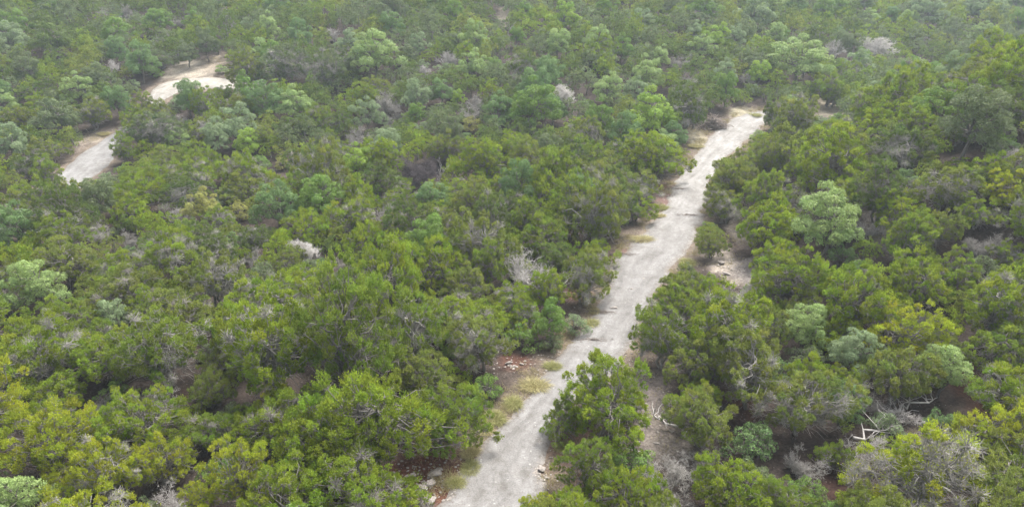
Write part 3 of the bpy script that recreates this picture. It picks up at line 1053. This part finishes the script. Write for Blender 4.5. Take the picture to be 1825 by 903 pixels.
    ('S', 1582, 755, 62, 'silvery green', 'silvery shrub right of the blue green oak', None),
    ('D', 1548, 790, 72, None, 'white crooked dead tree above the red soil gap', 'white crooked dead tree'),
    ('D', 1610, 730, 60, None, 'fallen grey dead tree under the tall lower right oak', None),
    ('H', 1655, 838, 220, 'yellow green', 'half dead juniper with a fan of grey twigs, bottom right', 'half dead juniper'),
    ('J', 1790, 765, 150, 'yellow green', 'bright yellow green juniper at the right edge, bottom right', 'right edge yellow juniper'),
    ('J', 1795, 545, 145, 'bright green', 'bright juniper at the right edge, halfway down', None),
    ('J', 1650, 490, 130, 'bright green', 'bright juniper in the middle of the right canopy', None),
    ('J', 1605, 590, 130, 'yellow green', 'yellow green juniper behind the silvery lower right oak', None),
    ('J', 1525, 510, 150, 'bright green', 'bright juniper below the pale clumped oak', None),
    ('J', 1410, 490, 120, 'bright green', 'bright juniper between the white branched dead tree and pale oak', None),
    ('J', 1310, 310, 110, 'olive green', 'olive juniper on the right edge of the narrow road stretch', None),
    ('J', 1370, 385, 120, 'bright green', 'bright juniper right of the narrow road stretch', None),
    ('J', 1408, 212, 96, 'olive green', 'olive juniper hiding the road between its end and the clearing', None),
]

LAND = [  # things of the setting that the labels may point at: px, py, short
    (330, 150, 'distant road bend'), (160, 280, 'distant straight road'), (345, 115, 'cut bank'),
    (1325, 222, 'far end of the road'), (1255, 285, 'bright white road stretch'), (1225, 345, 'narrow road stretch'),
    (1175, 420, 'middle of the road'), (1110, 560, 'middle of the road'), (880, 755, 'grassy road edge'), (765, 850, 'limestone slabs'),
    (1290, 465, 'rocky path'), (1470, 193, 'tan clearing'), (1185, 770, 'stony clearing'), (1490, 855, 'red soil gap'),
    (1735, 690, 'red soil patch'), (760, 300, 'dark hollow'), (900, 30, 'tan hilltop gap'), (920, 645, 'red roadside bank')]
LAND = [l for i, l in enumerate(LAND) if i != 7]
CORNERS = [(0, 0, 'top left corner'), (1825, 0, 'top right corner'), (1825, 903, 'bottom right corner'), (0, 903, 'bottom left corner'),
           (0, 620, "left edge's lower half"), (912, 0, "top edge's middle"), (1825, 400, "right edge's middle"), (540, 903, "bottom edge's left half")]

# places that must stay in view: no crown may hang over these
clear = []
for (x, y), (x2, y2) in list(zip(near_L, near_R))[3:27]:
    ts = np.linspace(0.12, 0.88, 8) if y > 335 else np.linspace(0.2, 0.84, 7)
    for t in ts:
        xx, yy = x + (x2 - x)*t, y + (y2 - y)*t
        clear.append((xx, yy))
clear = [c for c in clear if not (680 < c[1] < 850 and c[0] > 985) and not (640 < c[1] < 700 and c[0] > 1040)]
for (x, y), (x2, y2) in zip(left_L[3:8], left_R[3:8]):
    for t in (.1, .3, .5, .7, .9):
        clear.append((x + (x2 - x)*t, y + (y2 - y)*t))
for (x, y), (x2, y2) in zip(left_L[10:17], left_R[10:17]):
    for t in (.05, .3, .55):
        clear.append((x + (x2 - x)*t, y + (y2 - y)*t))
for px, py, rx, ry, c, k in ZONES:
    for a in np.linspace(0, 6.28, 9)[:-1]:
        for r_ in (0.45, 1.0):
            clear.append((px + rx*k*r_*math.cos(a), py + ry*k*r_*math.sin(a)))
    clear.append((px, py))
clear += [(1270, 226), (1258, 232), (1284, 220), (1240, 455), (1250, 462)]
clear = np.array(clear)


hand_pts = []


def blocks(pos, R, H, slack=0.92):
    c = np.array(pos) + np.array([0, 0, H*0.55])
    px, py, d = project(c)
    rx = R*FPX/d*slack
    ry = (H*0.48*CP + R*0.25)*FPX/d*slack
    e = np.hypot((clear[:, 0] - px)/rx, (clear[:, 1] - py)/ry)
    if (e < 1).any():
        return True
    if not hand_pts:
        return False
    hp = np.array(hand_pts)
    e = np.hypot((hp[:, 0] - px)/rx, (hp[:, 1] - py)/ry)
    return bool(((e < 1) & (d < hp[:, 2])).any())


plants = []          # (kind, pos, R, H, tint, label, short, hand)
for kind, px, py, wpx, tint, label, short in HAND:
    _, br, bh, cat, nm = KINDS[kind]
    asp = bh/br/2

    def hf_(t, wpx=wpx, asp=asp):
        return np.clip(wpx*t/FPX*asp, 0.8, 7.0)*0.55
    P, d = hit(px, py, hf_)
    W = wpx*d/FPX
    H = float(np.clip(W*asp, 0.8, 7.2))
    plants.append([kind, P, W/2, H, tint, label, short, True])
    if kind not in 'J' or wpx < 60:
        hand_pts += [(px, py, d), (px - wpx*.25, py - wpx*.1, d), (px + wpx*.25, py - wpx*.1, d), (px, py + wpx*.25, d)]

# everything else: crowns packed over the hillside
cells = {}


def add_cell(P, R):
    cells.setdefault((int(P[0]//4), int(P[1]//4)), []).append((P[0], P[1], R))


for p in plants:
    add_cell(p[1], p[2])


def free(x, y, R, f):
    i, j = int(x//4), int(y//4)
    for a in range(i - 2, i + 3):
        for b in range(j - 2, j + 3):
            for qx, qy, qr in cells.get((a, b), ()):
                if (qx - x)**2 + (qy - y)**2 < (f*(qr + R))**2:
                    return False
    return True


rng = np.random.default_rng(77)
for npass, (ntry, fpack, rlo, rhi) in enumerate(((30000, 0.74, 1.9, 2.9), (26000, 0.68, 1.2, 1.9), (14000, 0.64, 0.8, 1.3))):
    dd = np.exp(rng.uniform(math.log(19), math.log(175), ntry))
    uu = rng.uniform(-0.83, 0.83, ntry)
    for d, u in zip(dd, uu):
        x, y = u*d, d*0.93 - 2.0
        R = rng.uniform(rlo, rhi)*(0.92 if d < 75 else 0.90)
        z = float(terrain(x, y))
        px, py, dep = project((x, y, z + 2.5))
        if py < -45 or py > 1060 or px < -90 or px > 1915:
            continue
        if npass == 2 and (dep > 55 or R > dep*.05):
            continue
        if not free(x, y, R, fpack*(0.93 if dep > 75 else 1.0)):
            continue
        rdd = road_dist(x, y)
        if rdd < R*0.42 + 0.2:
            continue
        far = dep > 72
        g = rng.random()
        if npass >= 1:
            kind = 'J' if g < .55 else 'R' if g < .75 else 'S' if g < .97 else 'F'
        elif far:
            kind = 'J' if g < .55 else 'R' if g < .75 else 'O' if g < .985 else 'F'
        else:
            kind = 'J' if g < .78 else 'R' if g < .95 else 'O' if g < .99 else 'F'
        br, bh = KINDS[kind][1:3]
        H = R/br*bh*rng.uniform(.74, 1.26)
        if kind == 'S':
            R *= .75
            H = R*1.3
        if blocks((x, y, z), R, H):
            continue
        g = rng.random()
        left = px < 560 and py > 720
        if kind in 'JR':
            if left:
                tint = 'yellow green' if g < .75 else 'bright green'
            elif dep < 48:
                tint = 'bright green' if g < .52 else 'mid green' if g < .76 else 'olive green' if g < .97 else 'yellow green'
            elif dep < 75:
                tint = 'bright green' if g < .28 else 'mid green' if g < .58 else 'olive green' if g < .85 else 'dark green'
            else:
                tint = 'mid green' if g < .20 else 'dark green' if g < .62 else 'olive green' if g < .72 else 'grey green'
        elif kind in 'OS':
            tint = ['grey green', 'leaf green', 'blue green', 'silvery green', 'pale green'][int(g*(2.9 if dep < 60 else 4.6))]
        else:
            tint = None
        plants.append([kind, np.array([x, y, z]), R, H, tint, None, None, False])
        add_cell((x, y), R)

# ------------------------------------------------------------------ labels: each plant told by its look and its nearest landmark
ORD = ['first', 'second', 'third', 'fourth', 'fifth', 'sixth', 'seventh', 'eighth', 'ninth', 'tenth', 'eleventh', 'twelfth', 'thirteenth', 'fourteenth', 'fifteenth']
SECT = ['right of', 'behind and right of', 'behind', 'behind and left of', 'left of', 'in front and left of', 'in front of', 'in front and right of']
info = []
for p in plants:
    px, py, d = project(p[1] + np.array([0, 0, p[3]*0.55]))
    info.append((float(px), float(py), float(d)))
marks = [(x, y, s, 'land') for x, y, s in LAND] + [(info[i][0], info[i][1], p[6], KINDS[p[0]][3]) for i, p in enumerate(plants) if p[6]]


def in_frame(i):
    px, py, d = info[i]
    r = plants[i][2]*FPX/d
    return -r*0.7 < px < 1825 + r*0.7 and -r*0.7 < py < 903 + r*1.0


jun = [i for i, p in enumerate(plants) if p[0] in 'JRH' and in_frame(i)]
jun.sort(key=lambda i: (not plants[i][7], -plants[i][2]/info[i][2]))
solo_j = set(jun[:300])
mass = [i for i, p in enumerate(plants) if p[0] in 'JRH' and i not in solo_j]
solo = [i for i, p in enumerate(plants) if p[0] not in 'JRH' and in_frame(i)] + sorted(solo_j)
mass += [i for i, p in enumerate(plants) if p[0] not in 'JRH' and not in_frame(i)]
bycat = {}
for i in solo:
    bycat.setdefault(KINDS[plants[i][0]][3], []).append(i)
used = set(p[5] for p in plants if p[5])
NOUN = {'juniper': 'juniper', 'oak': 'oak', 'shrub': 'shrub', 'dead tree': 'dead tree', 'bare tree': 'bare tree', 'snag': 'snag'}


def sector(dx, dy):
    a = math.degrees(math.atan2(-dy*1.25, dx)) % 360
    return int(((a + 22.5) % 360)//45)


for cat, ids in bycat.items():
    table = {}
    for mi, (mx, my, s, mc) in enumerate(marks):
        for i in ids:
            if plants[i][6] == s:
                continue
            dx, dy = info[i][0] - mx, info[i][1] - my
            table.setdefault((mi, sector(dx, dy)), []).append((math.hypot(dx, dy), i))
    for k in table:
        table[k].sort()
    rank = {}
    for (mi, sc_), lst in table.items():
        for r_, (dist, i) in enumerate(lst[:9]):
            rank.setdefault(i, []).append((r_*35 + dist, r_, mi, sc_))
    for i in ids:
        p = plants[i]
        if p[5]:
            continue
        if p[0] == 'F':
            look = 'grey'
        else:
            look = p[4] or 'grey'
        adj = 'ragged ' if p[0] == 'R' else 'small ' if (p[2] < 1.7 and cat != 'shrub') else ''
        done = False
        for _, r_, mi, sc_ in sorted(rank.get(i, [])):
            lab = f"{look} {adj}{NOUN[cat]}, {ORD[r_]} {'one ' if r_ or 1 else ''}{SECT[sc_]} the {marks[mi][2]}"
            if lab not in used and len(lab.replace(',', '').split()) <= 16:
                used.add(lab)
                p[5] = lab
                done = True
                break
        if not done:
            cx, cy, cn = min(CORNERS, key=lambda c: math.hypot(c[0] - info[i][0], c[1] - info[i][1]))
            order = sorted(ids, key=lambda q: math.hypot(cx - info[q][0], cy - info[q][1]))
            n_ = order.index(i)
            p[5] = f"{look} {adj}{NOUN[cat]}, number {n_ + 1} counting out from the photo's {cn}"
            used.add(p[5])

GROUPS = {'juniper': 'junipers covering the hills', 'oak': 'oaks scattered among the junipers', 'shrub': 'low shrubs among the trees',
          'dead tree': 'dead trees standing among the junipers', 'bare tree': 'grey bare trees among the junipers', 'snag': 'white snags among the junipers'}
rng = np.random.default_rng(5)
for i in solo:
    kind, P, R, H, tint, label, short, hand = plants[i]
    protos, br, bh, cat, nm = KINDS[kind]
    pr = protos[int(rng.integers(len(protos)))]
    wood = kind in 'DFNKW'
    root = place('dead' if wood else 'leafy', (P[0], P[1], P[2] - 0.03), R, tint, pr, R/br, H/bh, rng.uniform(0, 6.28),
                 'twigs' if wood else 'crown', 'limbs' if wood else 'trunk', nm)
    tag(root, label, cat, GROUPS[cat])

# ------------------------------------------------------------------ the rest of the woods as one mass
LOD = [make_juniper(400 + i, R=2.4, H=4.6, nplume=60, nleaf=110, leaf=0.20, wood=False)[0].arrays() for i in range(5)]
stems = []
vs, fs, ss, hs_, ts, off = [], [], [], [], [], 0
wg = Geo()
for i in mass:
    kind, P, R, H, tint, _, _, _ = plants[i]
    V, F, S, Hh, _ = LOD[int(rng.integers(len(LOD)))]
    a = rng.uniform(0, 6.28)
    sc_ = R/2.4
    X = (V[:, 0]*math.cos(a) - V[:, 1]*math.sin(a))*sc_ + P[0]
    Y = (V[:, 0]*math.sin(a) + V[:, 1]*math.cos(a))*sc_ + P[1]
    Z = V[:, 2]*H/4.6 + P[2]
    vs.append(np.stack([X, Y, Z], 1))
    fs.append(F + off)
    off += len(V)
    ss.append(S)
    hs_.append(Hh)
    ts.append(np.tile(TINTS[tint or 'grey green'], (len(F), 1)))
    stems.append(P)
nl_faces = sum(len(f) for f in fs)
stems = np.array(stems)
sth = np.array([plants[i][3] for i in mass])
a = rng.uniform(0, 6.28, len(stems))
TP = np.stack([stems + [0, 0, -.3], stems + np.stack([np.cos(a)*.2, np.sin(a)*.2, sth*.25], 1), stems + np.stack([np.cos(a)*.3, np.sin(a)*.3, sth*.5], 1)], 1)
V, F = tubes(TP, np.tile([.12, .09, .05], (len(stems), 1)), 5)
vs.append(V)
fs.append(F + off)
ss.append(np.full(len(F), .4))
hs_.append(np.full(len(F), .5))
ts.append(np.full((len(F), 3), .2))
M = np.concatenate([np.zeros(nl_faces), np.ones(len(F))])
me = make_mesh('juniper_woods', np.concatenate(vs), np.concatenate(fs), [M_WOODS, M_BARK], np.concatenate(ss), np.concatenate(hs_), M, False, np.concatenate(ts))
tag(link('juniper_woods', me), 'distant mass of junipers on the upper hillside', 'woods', None, 'stuff')

# ------------------------------------------------------------------ grass clumps, verge grass, rocks, brush, litter
TINTS['straw'] = (0.40, 0.35, 0.18)
TINTS['green straw'] = (0.315, 0.305, 0.125)


def blades(n, R, hgt, rng, spread=0.6, off=(0, 0, 0)):
    a = rng.uniform(0, 6.28, n)
    r = R*0.55*np.sqrt(rng.random(n))
    b = np.stack([r*np.cos(a), r*np.sin(a), np.full(n, -.03)], 1) + np.array(off)
    d = np.stack([np.cos(a)*spread*r/R*2, np.sin(a)*spread*r/R*2, np.ones(n)], 1) + rng.normal(size=(n, 3))*0.28
    d[:, 2] = np.abs(d[:, 2])
    L = hgt*rng.uniform(.5, 1.1, n)
    s = nrm(np.cross(d, rng.normal(size=(n, 3))))*0.008
    m_ = b + nrm(d)*L[:, None]*.6
    e = m_ + nrm(d + np.array([0, 0, -.9]))*L[:, None]*.5
    V1 = np.stack([b - s, b + s, m_ + s*.8, m_ - s*.8], 1).reshape(-1, 3)
    V2 = np.stack([m_ - s*.8, m_ + s*.8, e + s*.2, e - s*.2], 1).reshape(-1, 3)
    V = np.concatenate([V1, V2])
    return V, np.arange(len(V)).reshape(-1, 4)


grng = np.random.default_rng(9)
CL = []
for i in range(4):
    g = Geo()
    V, F = blades(1100, .62, .50, grng)
    g.add(V, F, np.clip(.5 + grng.normal(size=len(F))*.2, 0, 1), np.clip(.5 + grng.normal(size=len(F))*.15, 0, 1))
    CL.append(g.mesh('grass_clump', [M_GRASS]))
CLUMPS = [
    (955, 690, 52, 'straw', 'big straw coloured grass clump where the road narrows, left edge'),
    (985, 655, 34, 'green straw', 'grass clump on the left road edge above the big straw clump'),
    (915, 722, 42, 'green straw', 'tall grass clump on the left road edge below the big straw clump'),
    (882, 748, 46, 'green straw', 'green grass clump in the middle of the grassy road edge'),
    (862, 768, 40, 'straw', 'straw clump at the lower end of the grassy road edge'),
    (838, 836, 42, 'green straw', 'green grass clump beside the limestone slabs'),
    (812, 862, 38, 'green straw', 'small grass clump between the limestone slabs and the road'),
    (838, 808, 40, 'straw', 'pale straw clump above the limestone slabs'),
    (1056, 578, 30, 'green straw', 'yellow grass clump in front of the round grey green shrub'),
    (1060, 556, 22, 'straw', 'small straw clump beside the round grey green shrub'),
    (1145, 428, 40, 'straw', 'long low straw clump reaching onto the road, middle distance'),
    (1180, 372, 26, 'green straw', 'grass clump on the left edge below the narrow road stretch'),
    (1176, 386, 22, 'straw', 'small straw clump on the left edge below the narrow road stretch'),
    (1240, 262, 28, 'straw', 'straw clump at the foot of the tall roadside juniper'),
    (1345, 206, 26, 'green straw', 'green grass clump at the far end of the road'),
    (1002, 798, 30, 'green straw', 'grass clump under the leaning juniper on the right'),
    (1225, 470, 34, 'green straw', 'green grass clump in front of the small round juniper'),
    (1205, 500, 30, 'green straw', 'grass clump on the right road edge below the rocky path'),
    (185, 240, 24, 'straw', 'straw clump on the bank beside the distant straight road'),
]
for k_, (px, py, wpx, tint, label) in enumerate(CLUMPS):
    P, d = hit(px, py)
    s = wpx*d/FPX*0.78
    o = link('grass_clump', CL[k_ % 4])
    o.location = P
    o.rotation_euler = (0, 0, grng.uniform(0, 6.28))
    o.scale = (s*1.25, s*1.0, min(s, 1.0)*0.7)
    o.color = (*TINTS[tint], 1)
    tag(o, label, 'grass clump', 'grass clumps along the roads')

# thin verge grass, nobody could count it
g = Geo()
segs = []
for q in range(len(NEAR_MID)):
    m_ = NEAR_MID[q]
    t = NEAR_MID[min(q + 1, len(NEAR_MID) - 1)] - NEAR_MID[max(q - 1, 0)]
    nrm_ = nrm(np.array([-t[1], t[0]]))
    for sgn in (-1, 1):
        dens = 10 if (sgn > 0 and m_[1] < 46) else 7 if sgn > 0 else 4
        for _ in range(dens):
            r_ = NEAR_W[q]/2 + abs(grng.normal())*0.45 + 0.04
            x, y = m_ + nrm_*sgn*r_ + grng.normal(size=2)*.2
            if math.sin(x*1.7 + y*.6) + math.sin(y*.9) < -0.5:
                continue
            V, F = blades(16, .28, grng.uniform(.16, .42), grng)
            V = V + np.array([x, y, float(terrain(x, y))])
            g.add(V, F, np.clip(.5 + grng.normal(size=len(F))*.2, 0, 1), grng.uniform(.3, .8))
for _ in range(900):
    px, py, rx, ry, c, kk = ZONES[int(grng.choice([0, 1, 2, 3, 4, 9, 10, 13, 14, 16, 17, 22, 23]))]
    P, d = hit(px + grng.normal()*rx*.6, py + grng.normal()*ry*.6) if _ % 9 == 0 else (P, d)
    x, y = P[:2] + grng.normal(size=2)*.5
    if road_dist(x, y) < .1:
        continue
    V, F = blades(9, .25, grng.uniform(.12, .34), grng)
    g.add(V + np.array([x, y, float(terrain(x, y))]), F, np.clip(.5 + grng.normal(size=len(F))*.2, 0, 1), .5)
go = link('grass', g.mesh('grass', [M_GRASS]))
go.color = (0.35, 0.30, 0.165, 1)
tag(go, 'thin dry grass along the road verges', 'grass', None, 'stuff')


def rock_mesh(seed, flat=.4):
    import bmesh
    r_ = random.Random(seed)
    bm = bmesh.new()
    bmesh.ops.create_icosphere(bm, subdivisions=3, radius=.5)
    cuts = [(Vector((r_.gauss(0, 1), r_.gauss(0, 1), r_.gauss(0, .8))).normalized(), r_.uniform(.26, .42)) for _ in range(11)]
    for v in bm.verts:
        for n_, h_ in cuts:
            e = v.co.dot(n_) - h_
            if e > 0:
                v.co -= n_*e*.95
        v.co += Vector((r_.gauss(0, 1), r_.gauss(0, 1), r_.gauss(0, 1)))*.008
        v.co.z *= flat
    me_ = bpy.data.meshes.new('limestone_rock')
    bm.to_mesh(me_)
    bm.free()
    me_.materials.append(M_ROCK)
    return me_


ROCKS = [rock_mesh(i, .35 + .12*(i % 3)) for i in range(5)]
RK = [  # px, py, w px, aspect, label
    (775, 845, 22, .7, 'broad pale limestone slab in the red soil, upper one'), (769, 862, 18, .8, 'rounded limestone block touching the road side of the slabs'),
    (757, 864, 9, .8, 'small rounded stone left of the rounded limestone block'), (752, 872, 26, .5, 'long limestone slab at the edge of the gravel road'),
    (738, 875, 18, .5, 'limestone slab left of the long slab'), (712, 880, 22, .3, 'thin limestone slab in the red soil, leftmost of the slabs'),
    (728, 885, 10, .8, 'small stone in front of the thin limestone slab'), (765, 895, 24, .6, 'limestone slab at the bottom edge beside the road'),
    (784, 838, 12, .6, 'small tilted stone above the broad limestone slab'), (735, 848, 11, .7, 'small white stone at the left of the red soil'),
    (726, 850, 8, .7, 'tiny white stone left of the small white one'), (748, 900, 18, .5, 'pale slab at the bottom edge left of the road'),
    (966, 838, 12, .8, 'pale stone on the right road edge near the bottom'), (975, 853, 8, .7, 'small white stone on the right road edge near the bottom'),
    (1093, 551, 13, .3, 'long white stone lying on the road in the middle distance'), (1155, 477, 5, .7, 'white chip on the road below the rocky path'),
    (1147, 498, 6, .5, 'white chip on the road below the small round juniper'), (1126, 517, 7, .5, 'flat white chip on the middle of the road'),
    (1137, 570, 8, .4, 'white sliver at the right road edge beside the bright juniper'), (1172, 442, 5, .6, 'white chip on the road beside the low straw clump'),
    (1205, 735, 13, .6, 'pale stone in the stony clearing, largest one'), (1170, 792, 11, .6, 'pale stone in the lower part of the stony clearing'),
    (1196, 770, 9, .6, 'small pale stone in the middle of the stony clearing'), (1150, 760, 8, .7, 'small pale stone at the left of the stony clearing'),
    (1510, 862, 9, .6, 'small stone lying in the red soil gap'), (1497, 850, 6, .7, 'tiny stone lying in the red soil gap'),
    (1318, 412, 15, .6, 'pale rock at the top of the rocky path'), (1285, 470, 12, .6, 'pale rock in the middle of the rocky path'), (1296, 490, 13, .5, 'flat pale rock at the bottom of the rocky path'),
    (906, 648, 11, .5, 'pale stone on the red roadside bank'), (918, 655, 9, .5, 'smaller pale stone on the red roadside bank'), (930, 650, 7, .6, 'tiny pale stone on the red roadside bank'),
    (1500, 199, 10, .5, 'pale boulder in the tan clearing'),
]
for k_, (px, py, wpx, asp, label) in enumerate(RK):
    P, d = hit(px, py)
    s = wpx*d/FPX*1.35
    o = link('limestone_rock', ROCKS[k_ % 5])
    o.location = P + np.array([0, 0, 0.04 + s*.05])
    o.rotation_euler = (grng.normal()*.12, grng.normal()*.12, grng.uniform(-.5, .9))
    o.scale = (s, s*max(asp, .5)*1.2, s*.8)
    tag(o, label, 'rock', 'limestone rocks on the ground')

# loose gravel: small stones on verges, clearings and road edges
base_ = ROCKS[0]
bv = np.array([[0, 0, .5], [.5, 0, .05], [.1, .45, .0], [-.42, .2, .05], [-.25, -.42, 0], [.3, -.4, 0]])
bf = np.array([[0, 1, 2, 2], [0, 2, 3, 3], [0, 3, 4, 4], [0, 4, 5, 5], [0, 5, 1, 1]])
gv, gf, off = [], [], 0
pts = []
for q in range(0, len(NEAR_MID)):
    t = NEAR_MID[min(q + 1, len(NEAR_MID) - 1)] - NEAR_MID[max(q - 1, 0)]
    n_ = nrm(np.array([-t[1], t[0]]))
    for _ in range(9):
        side = 1 if grng.random() < .5 else -1
        pts.append((*(NEAR_MID[q] + n_*side*(NEAR_W[q]/2 + grng.normal()*.5)), grng.uniform(.04, .13)))
for (cx, cy, rx, ry, c), z in zip(zone_world, ZONES):
    if sum(c) > .75:
        for _ in range(int(min(80, 12*rx*ry))):
            pts.append((cx + grng.normal()*rx*.6, cy + grng.normal()*ry*.6, grng.uniform(.05, .22)))
for px_, py_, n_, sx_, sy_ in ((765, 858, 170, 1.2, .9), (735, 872, 60, .8, .6), (955, 845, 60, .3, .9), (1290, 465, 60, .5, 1.6), (920, 648, 50, .7, .5)):
    P, d = hit(px_, py_)
    for _ in range(n_):
        pts.append((P[0] + grng.normal()*sx_, P[1] + grng.normal()*sy_, grng.uniform(.05, .2)))
for x, y, s in pts:
    a = grng.uniform(0, 6.28)
    R2 = np.array([[math.cos(a), -math.sin(a)], [math.sin(a), math.cos(a)]])
    v = bv*np.array([s, s*grng.uniform(.5, 1), s*.6])
    v[:, :2] = v[:, :2]@R2.T
    gv.append(v + np.array([x, y, float(terrain(x, y)) + .03]))
    gf.append(bf[:, :3] + off)
    off += len(v)
tag(link('gravel', make_mesh('gravel', np.concatenate(gv), np.concatenate(gf), [M_ROCK])), 'loose pale gravel along the road and clearings', 'gravel', None, 'stuff')


def sticks(n, rx, ry, h, L, rad, rng, flat=.3):
    c = np.stack([rng.normal(size=n)*rx*.5, rng.normal(size=n)*ry*.5, rng.random(n)*h], 1)
    c[:, 2] *= np.exp(-((c[:, 0]/rx)**2 + (c[:, 1]/ry)**2)*1.5)
    a = rng.uniform(0, 6.28, n)
    d = np.stack([np.cos(a), np.sin(a), rng.normal(size=n)*flat], 1)
    ln = L*rng.uniform(.4, 1.2, n)[:, None]
    P = np.stack([c - d*ln/2, c + rng.normal(size=(n, 3))*.05, c + d*ln/2], 1)
    P[..., 2] = np.maximum(P[..., 2], .015)
    return tubes(P, np.tile([rad, rad*.8, rad*.4], (n, 1)), 4)


M_BRUSH = bark_mat('brush_wood', (0.15, 0.12, 0.10), (0.34, 0.30, 0.27), 4.0)
P, d = hit(1270, 226)
g = Geo()
V, F = sticks(340, 1.5, 1.2, 1.5, 1.5, .035, grng)
g.add(V, F, grng.uniform(.2, .9, len(F)))
o = link('brush_pile', g.mesh('brush_pile', [M_BRUSH]))
o.location = P
tag(o, 'heap of cut grey brush beside the far end of the road', 'brush pile')
LIT = [(1190, 350, 1.6, 'dark twig litter washed onto the narrow road stretch'), (1212, 338, 1.0, 'thin dark drift of twigs across the narrow road stretch'), (1238, 385, 1.3, 'dark drift of twigs across the road by the right junipers'),
       (1148, 432, 1.3, 'brown twig drift beside the long low straw clump'), (1077, 558, 1.0, 'thin bare branch lying on the road beside the long white stone'), (1110, 455, 1.5, 'brown litter under the junipers at the left road edge'),
       (1060, 608, .8, 'small dark drift of twigs on the near road')]
for px, py, s, label in LIT:
    P, d = hit(px, py)
    g = Geo()
    V, F = sticks(90, s*1.1, s*.22, .06, .5, .012, grng, .06)
    g.add(V, F, grng.uniform(.0, .6, len(F)))
    o = link('twig_litter', g.mesh('twig_litter', [M_BRUSH]))
    o.location = P + np.array([0, 0, .06])
    o.rotation_euler = (0, 0, -.15)
    tag(o, label, 'twig litter', 'twig drifts on the road')

FALL = [(940, 525, 2.6, 2.1, 'pale fallen branch below the broken grey dead tree'), (1015, 505, 1.9, .9, 'curved pale fallen branch under the ragged overhanging juniper'),
        (1555, 775, 2.6, .4, 'white crooked fallen branch across the red soil gap'), (1620, 735, 2.4, .2, 'grey fallen limbs under the tall lower right oak'),
        (1190, 765, 1.5, 2.6, 'short grey branch lying in the stony clearing'), (1545, 560, 1.8, 1.0, 'grey fallen branch in the right canopy below the clumped oak')]
for px, py, L, rot, label in FALL:
    P, d = hit(px, py)
    frng = np.random.default_rng(int(px))
    g = Geo()
    main = bend(np.array([-L/2, 0, .25]), np.array([L/2, 0, .55]), 7, frng, .06)
    V, F = tubes(main[None], np.linspace(.075, .03, 7)[None], 6)
    g.add(V, F, .7)
    o = link('fallen_branch', g.mesh('fallen_branch', [M_DEAD], True))
    o.location = P
    o.rotation_euler = (0, 0, rot)
    tag(o, label, 'fallen branch', 'fallen branches on the ground')
    tw = Geo()
    tp, tr = [], []
    for _ in range(16):
        s0 = main[frng.integers(1, 7)]
        e0 = s0 + np.array([frng.normal()*.5, frng.normal()*.5, abs(frng.normal())*.45])
        tp.append(bend(s0, e0, 4, frng, .08))
        tr.append(np.linspace(.026, .007, 4))
    V, F = tubes(np.array(tp), np.array(tr), 4)
    tw.add(V, F, .8)
    link('twigs', tw.mesh('fallen_twigs', [M_DEAD], True), o)

from collections import Counter
print('PLANTS', Counter(p[0] for p in plants), 'solo', len(solo), 'mass', len(mass), 'juniper in frame', len(jun), 'road w', NEAR_W[::12].round(1), LEFT_W[::12].round(1), 'zmax', GZMAX)
